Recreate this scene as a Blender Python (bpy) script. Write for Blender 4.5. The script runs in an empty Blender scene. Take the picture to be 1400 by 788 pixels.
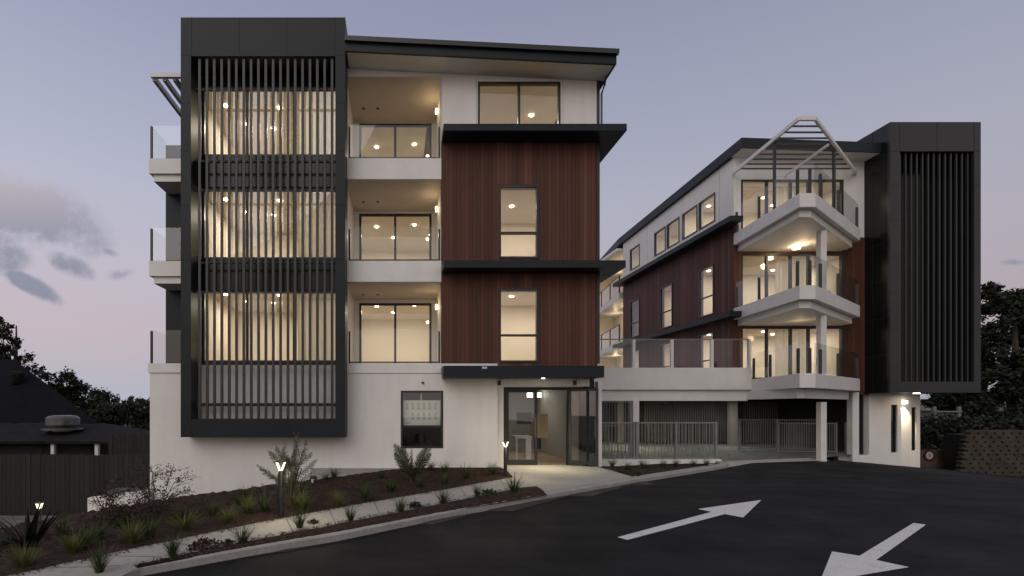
import bpy, math, random
from math import sin, cos, pi, radians, sqrt
random.seed(7)
S = bpy.context.scene
COL = S.collection
F, PX, PY, EYE = 680.0, 548.0, 556.0, 1.75

# ------------------------------------------------------------------ materials
def nt(name):
    m = bpy.data.materials.new(name); m.use_nodes = True
    n = m.node_tree.nodes; l = m.node_tree.links
    b = n['Principled BSDF']
    return m, n, l, b
def pos(n, l, scale=(1, 1, 1)):
    g = n.new('ShaderNodeNewGeometry'); mp = n.new('ShaderNodeMapping')
    mp.inputs['Scale'].default_value = scale
    l.new(g.outputs['Position'], mp.inputs['Vector']); return mp.outputs['Vector']
def noise(n, l, vec, scale, detail=4, rough=.55):
    t = n.new('ShaderNodeTexNoise'); t.inputs['Scale'].default_value = scale
    t.inputs['Detail'].default_value = detail; t.inputs['Roughness'].default_value = rough
    l.new(vec, t.inputs['Vector']); return t.outputs['Fac']
def ramp(n, l, fac, stops):
    r = n.new('ShaderNodeValToRGB'); e = r.color_ramp.elements
    while len(e) > 1: e.remove(e[-1])
    for i, (p, c) in enumerate(stops):
        if i == 0: x = e[0]; x.position = p
        else: x = e.new(p)
        x.color = (*c, 1)
    l.new(fac, r.inputs['Fac']); return r.outputs['Color']
def bump(n, l, b, h, strength=.3, dist=.01):
    u = n.new('ShaderNodeBump'); u.inputs['Strength'].default_value = strength
    u.inputs['Distance'].default_value = dist
    l.new(h, u.inputs['Height']); l.new(u.outputs['Normal'], b.inputs['Normal'])
def mth(n, l, op, a, b=None, c=None):
    m = n.new('ShaderNodeMath'); m.operation = op
    for i, v in enumerate((a, b, c)):
        if v is None: continue
        if isinstance(v, (int, float)): m.inputs[i].default_value = v
        else: l.new(v, m.inputs[i])
    return m.outputs[0]
def mixc(n, l, fac, a, b, mode='MIX'):
    m = n.new('ShaderNodeMix'); m.data_type = 'RGBA'; m.blend_type = mode
    if isinstance(fac, (int, float)): m.inputs[0].default_value = fac
    else: l.new(fac, m.inputs[0])
    for i, v in ((6, a), (7, b)):
        if isinstance(v, tuple): m.inputs[i].default_value = (*v, 1)
        else: l.new(v, m.inputs[i])
    return m.outputs[2]

def mat_noise(name, c1, c2, scale=3, rough=.6, bs=0, bscale=60, metal=0, spec=.5, stretch=(1, 1, 1), detail=5, bd=.01, second=None):
    m, n, l, b = nt(name)
    v = pos(n, l, stretch)
    f = noise(n, l, v, scale, detail)
    c = ramp(n, l, f, [(.3, c1), (.7, c2)])
    if second:
        f2 = noise(n, l, v, second, 3)
        c = mixc(n, l, .5, c, ramp(n, l, f2, [(.3, c1), (.7, c2)]))
    l.new(c, b.inputs['Base Color'])
    b.inputs['Roughness'].default_value = rough; b.inputs['Metallic'].default_value = metal
    b.inputs['Specular IOR Level'].default_value = spec
    if bs: bump(n, l, b, noise(n, l, v, bscale, 6), bs, bd)
    return m
M = {}
def plaster():
    m, n, l, b = nt('plaster')
    v = pos(n, l)
    f = noise(n, l, v, 1.1, 4)
    vs = pos(n, l, (2.5, 2.5, .25)); st = noise(n, l, vs, 2.2, 5)
    c = ramp(n, l, f, [(.25, (.74, .715, .69)), (.75, (.83, .805, .775))])
    c = mixc(n, l, .16, c, ramp(n, l, st, [(.35, (.62, .59, .55)), (.6, (.83, .80, .77))]))
    l.new(c, b.inputs['Base Color']); b.inputs['Roughness'].default_value = .75
    bump(n, l, b, noise(n, l, v, 120, 5), .12, .004)
    return m
M['plaster'] = plaster()
M['paint'] = mat_noise('white_paint', (.72, .705, .68), (.80, .785, .76), 2, .45)
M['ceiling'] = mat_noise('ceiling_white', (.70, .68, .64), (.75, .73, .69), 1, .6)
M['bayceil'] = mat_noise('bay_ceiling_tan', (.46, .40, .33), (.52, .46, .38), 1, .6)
M['inner'] = mat_noise('interior_wall', (.72, .66, .56), (.78, .72, .62), .6, .7)
M['innerfloor'] = mat_noise('interior_floor', (.28, .2, .13), (.36, .27, .18), 2, .5)
def sheer():
    m, n, l, b = nt('sheer_curtain')
    c = ramp(n, l, noise(n, l, pos(n, l, (9, 9, .1)), 1.2, 4), [(.3, (.6, .56, .48)), (.7, (.82, .78, .68))])
    l.new(c, b.inputs['Base Color']); b.inputs['Roughness'].default_value = .9
    t = n.new('ShaderNodeBsdfTranslucent'); l.new(c, t.inputs[0]); mx = n.new('ShaderNodeMixShader'); mx.inputs[0].default_value = .55
    l.new(b.outputs[0], mx.inputs[1]); l.new(t.outputs[0], mx.inputs[2]); l.new(mx.outputs[0], n['Material Output'].inputs['Surface'])
    return m
M['curtain'] = sheer()
M['dark'] = mat_noise('dark_cladding', (.0105, .0150, .0185), (.015, .0200, .0235), .7, .45, metal=.0, spec=.26)
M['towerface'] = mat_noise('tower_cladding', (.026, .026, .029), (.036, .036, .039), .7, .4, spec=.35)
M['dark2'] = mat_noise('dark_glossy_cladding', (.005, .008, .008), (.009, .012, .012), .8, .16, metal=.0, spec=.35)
M['fin'] = mat_noise('fin_aluminium', (.022, .024, .024), (.032, .034, .033), 1.2, .42)
M['seam'] = mat_noise('seam_black', (.008, .008, .008), (.012, .012, .012), 1, .8)
M['frame'] = mat_noise('window_frame_dark', (.018, .019, .02), (.028, .029, .03), 3, .35)
M['asphalt'] = None
M['concrete'] = mat_noise('concrete', (.33, .31, .265), (.48, .455, .40), 1.6, .85, .35, 90, second=14)
M['kerbc'] = mat_noise('kerb_concrete', (.27, .26, .24), (.42, .40, .37), 2.2, .85, .4, 70, second=20)
M['gconc'] = mat_noise('grey_concrete', (.12, .12, .11), (.2, .19, .175), 1.3, .9, .3, 60)
M['mulch'] = None
M['roofgrey'] = mat_noise('old_roof', (.010, .009, .009), (.022, .02, .019), 2.5, .9, spec=.15, stretch=(1, 1, 1))
M['roofdark'] = mat_noise('dark_roof', (.005, .0045, .006), (.009, .008, .01), 2.5, .9, spec=.1)
M['steel'] = mat_noise('galvanised', (.10, .10, .097), (.2, .2, .19), 3, .4, metal=.7)
M['railm'] = mat_noise('railing_paint', (.17, .175, .165), (.23, .235, .225), 3, .45)
M['black'] = mat_noise('black_powdercoat', (.010, .010, .011), (.018, .018, .019), 6, .4)
M['white_line'] = mat_noise('road_paint', (.72, .71, .69), (.86, .85, .83), 5, .7, .2, 150, second=40)
M['bark'] = mat_noise('bark', (.04, .03, .022), (.09, .07, .05), 6, .9, .5, 30)
M['dirt'] = mat_noise('dirt_ground', (.03, .028, .02), (.06, .052, .038), 1.2, .95, .5, 20)
M['tan'] = mat_noise('tan_timber', (.09, .062, .042), (.16, .115, .078), 2, .8, stretch=(1, 1, 5))
M['crib'] = mat_noise('crib_block', (.036, .029, .02), (.075, .062, .044), 3, .9, .6, 30)
M['greywall'] = mat_noise('lobby_wall', (.28, .27, .25), (.33, .32, .3), .8, .6)
M['board'] = mat_noise('notice_board_paper', (.66, .68, .62), (.74, .76, .7), 3, .7)
M['ink'] = mat_noise('faint_ink', (.40, .42, .38), (.48, .5, .46), 20, .8)
M['green'] = mat_noise('green_panel', (.02, .05, .03), (.04, .09, .05), 3, .5)
M['ply'] = mat_noise('pale_timber_panel', (.40, .31, .19), (.50, .39, .25), 3, .5, stretch=(1, 1, .2))
M['deck'] = mat_noise('cobble', (.07, .08, .072), (.2, .21, .19), 7, .8, .9, 9, bd=.04)
M['housewall'] = mat_noise('house_wall', (.010, .009, .0085), (.018, .016, .015), 2, .9)
M['blue'] = mat_noise('blue_sticker', (.25, .3, .6), (.6, .65, .85), 30, .4)
M['red'] = mat_noise('sign_ring_red', (.09, .02, .02), (.14, .03, .03), 3, .5)
M['signwhite'] = mat_noise('sign_white', (.6, .6, .6), (.72, .72, .72), 3, .5)

def asphalt_color(n, l, v):
    big = noise(n, l, v, .35, 4); mid = noise(n, l, v, 1.7, 6, .65); grit = noise(n, l, v, 48, 5, .7); fine = noise(n, l, v, 190, 3)
    c = ramp(n, l, big, [(.3, (.0065, .0063, .0072)), (.7, (.012, .0117, .0125))])
    c = mixc(n, l, .3, c, ramp(n, l, mid, [(.38, (.002, .002, .0025)), (.50, (.009, .009, .0095)), (.58, (.026, .025, .024)), (.68, (.065, .062, .057))]))
    sp_ = n.new('ShaderNodeTexVoronoi'); sp_.inputs['Scale'].default_value = 26; l.new(v, sp_.inputs['Vector'])
    c = mixc(n, l, .3, c, ramp(n, l, sp_.outputs['Distance'], [(.1, (.045, .044, .042)), (.35, (.008, .008, .008))]))
    c = mixc(n, l, .5, c, ramp(n, l, grit, [(.3, (.003, .003, .0035)), (.5, (.010, .010, .0105)), (.68, (.04, .039, .038))]))
    c = mixc(n, l, .35, c, ramp(n, l, fine, [(.35, (.004, .004, .004)), (.5, (.012, .012, .012)), (.7, (.07, .07, .07))]))
    return c, grit, fine
def asphalt():
    m, n, l, b = nt('asphalt')
    v = pos(n, l); c, grit, fine = asphalt_color(n, l, v)
    # faint tyre wear along the drive direction
    vt = pos(n, l, (.9, .9, 1)); mp = vt.node; mp.inputs['Rotation'].default_value = (0, 0, radians(-36)); mp.inputs['Scale'].default_value = (.08, 1.4, 1)
    tw = noise(n, l, vt, 1.6, 4)
    c = mixc(n, l, mth(n, l, 'MULTIPLY', tw, .22), c, (.022, .021, .020))
    l.new(c, b.inputs['Base Color'])
    l.new(mth(n, l, 'MULTIPLY_ADD', tw, .3, .62), b.inputs['Roughness']); 
    patch = noise(n, l, v, .8, 6, .62); mr = n.new('ShaderNodeMapRange'); mr.inputs['From Min'].default_value = .40; mr.inputs['From Max'].default_value = .66
    mr.inputs['To Min'].default_value = .12; mr.inputs['To Max'].default_value = .28; l.new(patch, mr.inputs['Value']); l.new(mr.outputs[0], b.inputs['Specular IOR Level'])
    bump(n, l, b, mth(n, l, 'ADD', grit, fine), .8, .008)
    return m
def road_paint():
    m, n, l, b = nt('road_paint')
    v = pos(n, l); a, grit, fine = asphalt_color(n, l, v)
    w1 = noise(n, l, v, 3.2, 8, .7); w2 = noise(n, l, v, 60, 4, .7)
    c = ramp(n, l, w1, [(.3, (.60, .585, .565)), (.7, (.84, .83, .81))])
    k = mth(n, l, 'ADD', mth(n, l, 'MULTIPLY', w1, .6), mth(n, l, 'MULTIPLY', w2, .7))
    mr = n.new('ShaderNodeMapRange'); mr.inputs['From Min'].default_value = .68; mr.inputs['From Max'].default_value = .86; l.new(k, mr.inputs['Value'])
    c = mixc(n, l, mth(n, l, 'MULTIPLY', mr.outputs[0], .7), c, a)
    l.new(c, b.inputs['Base Color']); b.inputs['Roughness'].default_value = .75
    bump(n, l, b, grit, .4, .005)
    return m
M['asphalt'] = asphalt(); M['white_line'] = road_paint()
def mulch():
    m, n, l, b = nt('bark_mulch')
    v = pos(n, l, (1, 1.6, 1))
    vo = n.new('ShaderNodeTexVoronoi'); vo.inputs['Scale'].default_value = 34; l.new(v, vo.inputs['Vector'])
    w = n.new('ShaderNodeSeparateColor'); l.new(vo.outputs['Color'], w.inputs[0])
    c = ramp(n, l, w.outputs[0], [(0, (.014, .007, .005)), (.5, (.038, .022, .015)), (.85, (.075, .044, .030)), (1, (.14, .095, .07))])
    c = mixc(n, l, .5, c, ramp(n, l, noise(n, l, v, 2, 4), [(.35, (.018, .010, .007)), (.7, (.058, .034, .023))]))
    l.new(c, b.inputs['Base Color']); b.inputs['Roughness'].default_value = .95
    b.inputs['Specular IOR Level'].default_value = .2
    bump(n, l, b, w.outputs[1], .9, .03)
    return m
M['mulch'] = mulch()
def wood():
    m, n, l, b = nt('cedar_boards')
    g = n.new('ShaderNodeNewGeometry'); s = n.new('ShaderNodeSeparateXYZ'); l.new(g.outputs['Position'], s.inputs[0])
    u = mth(n, l, 'ADD', s.outputs[0], s.outputs[1])
    u = mth(n, l, 'DIVIDE', u, .115)
    idx = mth(n, l, 'FLOOR', u); fr = mth(n, l, 'FRACT', u)
    wn = n.new('ShaderNodeTexWhiteNoise'); wn.noise_dimensions = '1D'; l.new(idx, wn.inputs['W'])
    c = ramp(n, l, wn.outputs[0], [(0, (.075, .031, .021)), (.5, (.13, .048, .032)), (.8, (.17, .064, .042)), (1, (.23, .11, .072))])
    gr = noise(n, l, pos(n, l, (30, 30, .8)), 1.6, 6)
    c = mixc(n, l, .5, c, ramp(n, l, gr, [(.3, (.05, .018, .013)), (.7, (.11, .045, .030))]))
    big = noise(n, l, pos(n, l, (1.2, 1.2, .3)), 1.2, 3)
    c = mixc(n, l, .6, c, ramp(n, l, big, [(.3, (.72, .70, .70)), (.7, (1, 1, 1))]), 'MULTIPLY')
    gv = mth(n, l, 'LESS_THAN', fr, .07)
    c = mixc(n, l, gv, c, (.03, .013, .010))
    l.new(c, b.inputs['Base Color']); b.inputs['Roughness'].default_value = .6
    b.inputs['Specular IOR Level'].default_value = .3
    h = mth(n, l, 'SUBTRACT', 1.0, gv); bump(n, l, b, h, .6, .012)
    return m
M['wood'] = wood()
def palings():
    m, n, l, b = nt('weathered_palings')
    g = n.new('ShaderNodeNewGeometry'); s = n.new('ShaderNodeSeparateXYZ'); l.new(g.outputs['Position'], s.inputs[0])
    u = mth(n, l, 'DIVIDE', mth(n, l, 'ADD', s.outputs[0], s.outputs[1]), .15)
    idx = mth(n, l, 'FLOOR', u)
    wn = n.new('ShaderNodeTexWhiteNoise'); wn.noise_dimensions = '1D'; l.new(idx, wn.inputs['W'])
    c = ramp(n, l, wn.outputs[0], [(0, (.014, .0115, .009)), (1, (.034, .028, .022))])
    c = mixc(n, l, .5, c, ramp(n, l, noise(n, l, pos(n, l, (20, 20, 1)), 2, 5), [(.3, (.009, .008, .0065)), (.7, (.034, .029, .024))]))
    l.new(c, b.inputs['Base Color']); b.inputs['Roughness'].default_value = .9
    return m
M['paling'] = palings()
def glass(name, tint=(1, 1, 1), extra=.0, rough=.0):
    m, n, l, b = nt(name); n.remove(b)
    out = n['Material Output']
    t = n.new('ShaderNodeBsdfTransparent'); t.inputs[0].default_value = (*tint, 1)
    g = n.new('ShaderNodeBsdfGlossy'); g.inputs['Roughness'].default_value = rough
    g.inputs['Color'].default_value = (.95, .97, 1, 1)
    ge = n.new('ShaderNodeNewGeometry'); dp = n.new('ShaderNodeVectorMath'); dp.operation = 'DOT_PRODUCT'
    l.new(ge.outputs['Normal'], dp.inputs[0]); l.new(ge.outputs['Incoming'], dp.inputs[1])
    cs = mth(n, l, 'ABSOLUTE', dp.outputs['Value'])
    p5 = mth(n, l, 'POWER', mth(n, l, 'SUBTRACT', 1.0, cs), 5.0)
    f = mth(n, l, 'MULTIPLY_ADD', p5, .9, .06+extra)
    mx = n.new('ShaderNodeMixShader'); l.new(f, mx.inputs[0]); l.new(t.outputs[0], mx.inputs[1]); l.new(g.outputs[0], mx.inputs[2])
    l.new(mx.outputs[0], out.inputs['Surface'])
    return m
M['glass'] = glass('window_glass', (.93, .94, .92), .06)
M['bglass'] = glass('balustrade_glass', (.95, .97, .96), .01)
M['dglass'] = glass('tinted_glass', (.30, .32, .30), .06)
def emis(name, col, st):
    m, n, l, b = nt(name)
    b.inputs['Base Color'].default_value = (*col, 1)
    b.inputs['Emission Color'].default_value = (*col, 1); b.inputs['Emission Strength'].default_value = st
    return m
M['lamp'] = emis('lamp_warm', (1, .80, .50), 22)
M['lampwall'] = emis('lamp_wall', (1, .80, .50), 5)
M['lampw'] = emis('lamp_white', (1, .95, .85), 5)
M['bol'] = emis('bollard_lamp', (1, .93, .78), 1.1)
def leafmat(name, c1, c2, c3=None):
    m, n, l, b = nt(name)
    oi = n.new('ShaderNodeNewGeometry')
    v = pos(n, l)
    c = ramp(n, l, oi.outputs['Random Per Island'], [(0, c1), (.7, c2), (1, c3 or c2)])
    l.new(c, b.inputs['Base Color']); b.inputs['Roughness'].default_value = .6
    b.inputs['Specular IOR Level'].default_value = .25
    return m
M['leafdark'] = leafmat('leaves_dark', (.012, .016, .009), (.028, .036, .018), (.045, .05, .028))
M['leafhedge'] = leafmat('leaves_hedge', (.018, .024, .012), (.04, .05, .024), (.075, .07, .035))
M['pine'] = leafmat('pine_needles', (.010, .014, .010), (.022, .028, .018))
M['grass'] = leafmat('tussock_green', (.022, .036, .012), (.05, .075, .022), (.10, .11, .045))
M['grassy'] = leafmat('tussock_yellow', (.06, .08, .016), (.12, .135, .03), (.18, .17, .06))
M['palm'] = leafmat('palm_green', (.022, .028, .010), (.05, .055, .022), (.10, .09, .04))
M['flax'] = leafmat('flax_dark', (.008, .011, .008), (.02, .024, .014))
M['greyleaf'] = leafmat('grey_green_leaf', (.04, .045, .03), (.085, .088, .062), (.13, .12, .095))
M['redleaf'] = leafmat('reddish_twig', (.03, .018, .016), (.07, .038, .032), (.11, .06, .05))

# ------------------------------------------------------------------ mesh builder
class MB:
    def __init__(s): s.v = []; s.f = []
    def quad(s, a, b, c, d):
        i = len(s.v); s.v += [a, b, c, d]; s.f.append((i, i+1, i+2, i+3)); return s
    def tri(s, a, b, c):
        i = len(s.v); s.v += [a, b, c]; s.f.append((i, i+1, i+2)); return s
    def box(s, x0, x1, y0, y1, z0, z1):
        i = len(s.v)
        s.v += [(x0,y0,z0),(x1,y0,z0),(x1,y1,z0),(x0,y1,z0),(x0,y0,z1),(x1,y0,z1),(x1,y1,z1),(x0,y1,z1)]
        for q in ((0,3,2,1),(4,5,6,7),(0,1,5,4),(1,2,6,5),(2,3,7,6),(3,0,4,7)): s.f.append(tuple(i+k for k in q))
        return s
    def prism(s, pts, z0, z1):
        """pts: plan polygon; z0/z1 numbers or per-vertex callables"""
        n = len(pts); i = len(s.v)
        a = sum(pts[k][0]*pts[(k+1) % n][1] - pts[(k+1) % n][0]*pts[k][1] for k in range(n))
        if a < 0: pts = pts[::-1]
        g = lambda z, p: z(p[0], p[1]) if callable(z) else z
        s.v += [(p[0], p[1], g(z0, p)) for p in pts] + [(p[0], p[1], g(z1, p)) for p in pts]
        s.f.append(tuple(i+k for k in reversed(range(n)))); s.f.append(tuple(i+n+k for k in range(n)))
        for k in range(n):
            j = (k+1) % n; s.f.append((i+k, i+j, i+n+j, i+n+k))
        return s
    def beam(s, a, b, w, h):
        """rectangular bar from a to b (w horizontal, h along the other normal)"""
        ax, ay, az = a; bx, by, bz = b
        d = (bx-ax, by-ay, bz-az); L = sqrt(sum(q*q for q in d)); d = tuple(q/L for q in d)
        up = (0, 0, 1) if abs(d[2]) < .95 else (0, 1, 0)
        r = (d[1]*up[2]-d[2]*up[1], d[2]*up[0]-d[0]*up[2], d[0]*up[1]-d[1]*up[0]); m = sqrt(sum(q*q for q in r)); r = tuple(q/m for q in r)
        u = (r[1]*d[2]-r[2]*d[1], r[2]*d[0]-r[0]*d[2], r[0]*d[1]-r[1]*d[0])
        i = len(s.v)
        for P in (a, b):
            for (p, q) in ((-1,-1),(1,-1),(1,1),(-1,1)):
                s.v.append(tuple(P[k] + r[k]*p*w/2 + u[k]*q*h/2 for k in range(3)))
        for q in ((0,1,2,3),(7,6,5,4),(0,4,5,1),(1,5,6,2),(2,6,7,3),(3,7,4,0)): s.f.append(tuple(i+k for k in q))
        return s
    def tube(s, pts, rads, n=8, cap=True):
        i0 = len(s.v); N = len(pts)
        for k, P in enumerate(pts):
            A = pts[max(0, k-1)]; B = pts[min(N-1, k+1)]
            d = [B[q]-A[q] for q in range(3)]; L = sqrt(sum(q*q for q in d)) or 1; d = [q/L for q in d]
            up = (0, 0, 1) if abs(d[2]) < .9 else (1, 0, 0)
            r = (d[1]*up[2]-d[2]*up[1], d[2]*up[0]-d[0]*up[2], d[0]*up[1]-d[1]*up[0]); m = sqrt(sum(q*q for q in r)); r = [q/m for q in r]
            u = (r[1]*d[2]-r[2]*d[1], r[2]*d[0]-r[0]*d[2], r[0]*d[1]-r[1]*d[0])
            R = rads[k] if isinstance(rads, (list, tuple)) else rads
            for t in range(n):
                a = 2*pi*t/n; s.v.append(tuple(P[q] + R*(cos(a)*r[q] + sin(a)*u[q]) for q in range(3)))
        for k in range(N-1):
            for t in range(n):
                a = i0+k*n+t; b = i0+k*n+(t+1) % n; s.f.append((a, b, b+n, a+n))
        if cap:
            s.f.append(tuple(i0+t for t in reversed(range(n)))); s.f.append(tuple(i0+(N-1)*n+t for t in range(n)))
        return s
    def cyl(s, x, y, z0, z1, r, n=20, r1=None):
        return s.tube([(x, y, z0), (x, y, z1)], [r, r if r1 is None else r1], n)
    def disc_y(s, x, y, z, r, n=24, t=.01, rin=0):
        i = len(s.v)
        if rin:
            for yy in (y, y+t):
                for R in (rin, r):
                    for k in range(n): s.v.append((x+R*cos(2*pi*k/n), yy, z+R*sin(2*pi*k/n)))
            for k in range(n):
                j = (k+1) % n
                s.f.append((i+k, i+j, i+n+j, i+n+k)); s.f.append((i+2*n+k, i+3*n+k, i+3*n+j, i+2*n+j)); s.f.append((i+n+k, i+n+j, i+3*n+j, i+3*n+k))
            return s
        return s.tube([(x, y, z), (x, y+t, z)], [r, r], n)
    def wall(s, axis, p, t, u0, u1, z0, z1, holes=()):
        """wall in plane axis=p, thickness t behind it, u along the other axis, with rectangular holes"""
        us = sorted({u0, u1} | {h for q in holes for h in q[:2] if u0 < h < u1}); zs = sorted({z0, z1} | {h for q in holes for h in q[2:] if z0 < h < z1})
        solid = lambda a, b: 0 <= a < len(us)-1 and 0 <= b < len(zs)-1 and not any(q[0]-1e-6 <= us[a] and us[a+1] <= q[1]+1e-6 and q[2]-1e-6 <= zs[b] and zs[b+1] <= q[3]+1e-6 for q in holes)
        P = (lambda u, d, z: (u, p+d, z)) if axis == 'Y' else (lambda u, d, z: (p+d, u, z))
        for a in range(len(us)-1):
            for b in range(len(zs)-1):
                if not solid(a, b): continue
                A, B, C, D = us[a], us[a+1], zs[b], zs[b+1]
                s.quad(P(A,0,C), P(B,0,C), P(B,0,D), P(A,0,D)); s.quad(P(B,t,C), P(A,t,C), P(A,t,D), P(B,t,D))
                if not solid(a-1, b): s.quad(P(A,0,C), P(A,0,D), P(A,t,D), P(A,t,C))
                if not solid(a+1, b): s.quad(P(B,0,C), P(B,t,C), P(B,t,D), P(B,0,D))
                if not solid(a, b-1): s.quad(P(A,0,C), P(A,t,C), P(B,t,C), P(B,0,C))
                if not solid(a, b+1): s.quad(P(A,0,D), P(B,0,D), P(B,t,D), P(A,t,D))
        return s
    def build(s, name, mat, parent=None, bevel=0, smooth=False, origin=None):
        if origin is None:
            xs = [v[0] for v in s.v]; ys = [v[1] for v in s.v]; zs = [v[2] for v in s.v]
            origin = ((min(xs)+max(xs))/2, (min(ys)+max(ys))/2, min(zs))
        me = bpy.data.meshes.new(name)
        me.from_pydata([(v[0]-origin[0], v[1]-origin[1], v[2]-origin[2]) for v in s.v], [], s.f)
        me.materials.append(M[mat] if isinstance(mat, str) else mat)
        if smooth: me.polygons.foreach_set('use_smooth', [True]*len(me.polygons))
        me.update()
        o = bpy.data.objects.new(name, me); COL.objects.link(o)
        o['w'] = 0; del o['w']
        pw = WORLD.get(parent.name, (0, 0, 0)) if parent else (0, 0, 0)
        o.location = tuple(origin[k]-pw[k] for k in range(3)); o.parent = parent
        WORLD[o.name] = origin
        if bevel:
            b = o.modifiers.new('bevel', 'BEVEL'); b.width = bevel; b.segments = 2; b.limit_method = 'ANGLE'
        return o
WORLD = {}
def thing(name, label, cat, loc, group=None):
    o = bpy.data.objects.new(name, None); COL.objects.link(o); o.location = loc; WORLD[o.name] = tuple(loc)
    o.empty_display_size = .3
    return tag(o, label, cat, group)
def tag(o, label=None, cat=None, group=None, kind=None):
    if label: o['label'] = label
    if cat: o['category'] = cat
    if group: o['group'] = group
    if kind: o['kind'] = kind
    return o
def struct(o): o['kind'] = 'structure'; return o

def area(name, loc, size, power, col=(1, .72, .42), rot=(0, 0, 0), spread=None):
    L = bpy.data.lights.new(name, 'AREA'); L.shape = 'DISK'; L.size = size; L.energy = power; L.color = col
    if spread: L.spread = spread
    o = bpy.data.objects.new(name, L); COL.objects.link(o); o.location = loc; o.rotation_euler = rot; return o
def point(name, loc, power, col=(1, .72, .42), r=.05):
    L = bpy.data.lights.new(name, 'POINT'); L.energy = power; L.color = col; L.shadow_soft_size = r
    o = bpy.data.objects.new(name, L); COL.objects.link(o); o.location = loc; return o

# ------------------------------------------------------------------ terrain
def sm(t): t = max(0., min(1., t)); return t*t*(3-2*t)
def road_h(x, y): return -.12 - .095*max(0, x-14.8)
def low_d(x, y): return ((y-12.6)-(x-2.9))/1.41421
def bed_h(x, y):
    if x > 5: return -.03
    d = low_d(x, y)
    d0 = 2.9-1.3*sm((-x-4)/3.5)
    return max(-1.6, -.035 - .315*max(0, d-d0))
def ground_h(x, y):
    # right side follows the road, left side drops to the neighbour's yard
    kl = (y-10.17)-.745*(x-3.17)          # >0: left/behind the kerb line
    if x > 6.0 or kl < -.3: z = road_h(min(x, 24), y) - .06
    else: z = bed_h(x, y) - .07
    return z
def gp(px, py, z):
    Y = F*(EYE-z)/(py-PY); return ((px-PX)*Y/F, Y)
def gbed(px, py, h=bed_h):
    Y = 3.0
    while Y < 40:
        x = (px-PX)*Y/F; z = EYE-(py-PY)*Y/F
        if z <= h(x, Y): return (x, Y, h(x, Y))
        Y += .01
    return (x, Y, z)

def make_ground():
    def axis(a, b, fine0, fine1, step):
        v = []; x = fine0
        while x <= fine1: v.append(x); x += step
        s = step; x = v[-1]
        while x < b: s *= 1.5; x += s; v.append(min(x, b))
        s = step; x = fine0; w = []
        while x > a: s *= 1.5; x -= s; w.append(max(x, a))
        return w[::-1]+v
    xs = axis(-900, 900, -14, 30, .5); ys = axis(-60, 1500, -2, 32, .5)
    m = MB(); m.v = [(x, y, ground_h(x, y)) for y in ys for x in xs]; n = len(xs)
    m.f = [(j*n+i, j*n+i+1, (j+1)*n+i+1, (j+1)*n+i) for j in range(len(ys)-1) for i in range(n-1)]
    struct(m.build('ground', 'dirt', smooth=True, origin=(0, 0, 0)))
make_ground()

# kerb line (road edge) in plan
K = [gp(60, 845, -.12), gp(192, 788, -.12), gp(350, 759, -.12), gp(462, 740, -.12), gp(600, 711, -.12), gp(760, 680.6, -.12), gp(880, 659, -.12), gp(975, 643.5, -.12)]
def offset(pts, d):
    out = []
    for i, p in enumerate(pts):
        a = pts[max(0, i-1)]; b = pts[min(len(pts)-1, i+1)]
        tx, ty = b[0]-a[0], b[1]-a[1]; L = math.hypot(tx, ty); out.append((p[0]-ty/L*d, p[1]+tx/L*d))
    return out
a0 = K[0]; K = [(a0[0]-8, a0[1]-6)] + K
Kend = [gp(993, 640, -.12), gp(996, 637, -.12), gp(985, 633.5, -.12)]
KC = K + Kend
KI = offset(KC, .26)
def strip(a, b, z, name, mat, sub=1):
    m = MB(); n = len(a)
    for i in range(n):
        m.v.append((*a[i], z(*a[i]) if callable(z) else z)); m.v.append((*b[i], z(*b[i]) if callable(z) else z))
    m.f = [(2*i, 2*i+2, 2*i+3, 2*i+1) for i in range(n-1)]
    return m
# road: fan from the kerb to the right
road = MB()
def road_grid():
    xs = [-20+1.0*i for i in range(0, 71)]; ys = [-6+.5*i for i in range(0, 54)]
    def inside(x, y):
        # below kerb polyline
        kx = KC[:-2]
        for i in range(len(kx)-1):
            if kx[i][0] <= x <= kx[i+1][0]:
                t = (x-kx[i][0])/(kx[i+1][0]-kx[i][0]); return y <= kx[i][1]+t*(kx[i+1][1]-kx[i][1])
        return x > kx[-1][0]
    return inside
# build road as strips along x: lower edge y=-8, upper edge following kerb / car park threshold / right walls
up = [(KC[0][0], KC[0][1])] + K[1:] + [Kend[0], (10.6, 15.85), (11.6, 16.4), (12.8, 16.7), (14.0, 16.98), (14.9, 17.25), (16, 18.4), (17.5, 19.6), (19, 21), (21, 23), (26, 23), (40, 23)]
mm = MB(); NS = 8
for (x, y) in up:
    for k in range(NS+1):
        yy = -9 + (y+9)*k/NS; mm.v.append((x, yy, road_h(x, yy)))
mm.f = [(i*(NS+1)+k, (i+1)*(NS+1)+k, (i+1)*(NS+1)+k+1, i*(NS+1)+k+1) for i in range(len(up)-1) for k in range(NS)]
struct(mm.build('road', 'asphalt', origin=(0, 0, -.12)))
# kerb solid
kb = MB(); n = len(KC)
for i in range(n):
    a, b = KC[i], KI[i]
    kb.v += [(a[0], a[1], -.3), (a[0], a[1], -.035), (a[0]+(b[0]-a[0])*.12, a[1]+(b[1]-a[1])*.12, -.015), (b[0], b[1], -.012), (b[0], b[1], -.3)]
for i in range(n-1):
    for k in range(4): kb.f.append((i*5+k, (i+1)*5+k, (i+1)*5+k+1, i*5+k+1))
kb.f.append((0, 1, 2, 3, 4)); kb.f.append(tuple((n-1)*5+k for k in reversed(range(5))))
struct(kb.build('kerb', 'kerbc', bevel=0))
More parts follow.
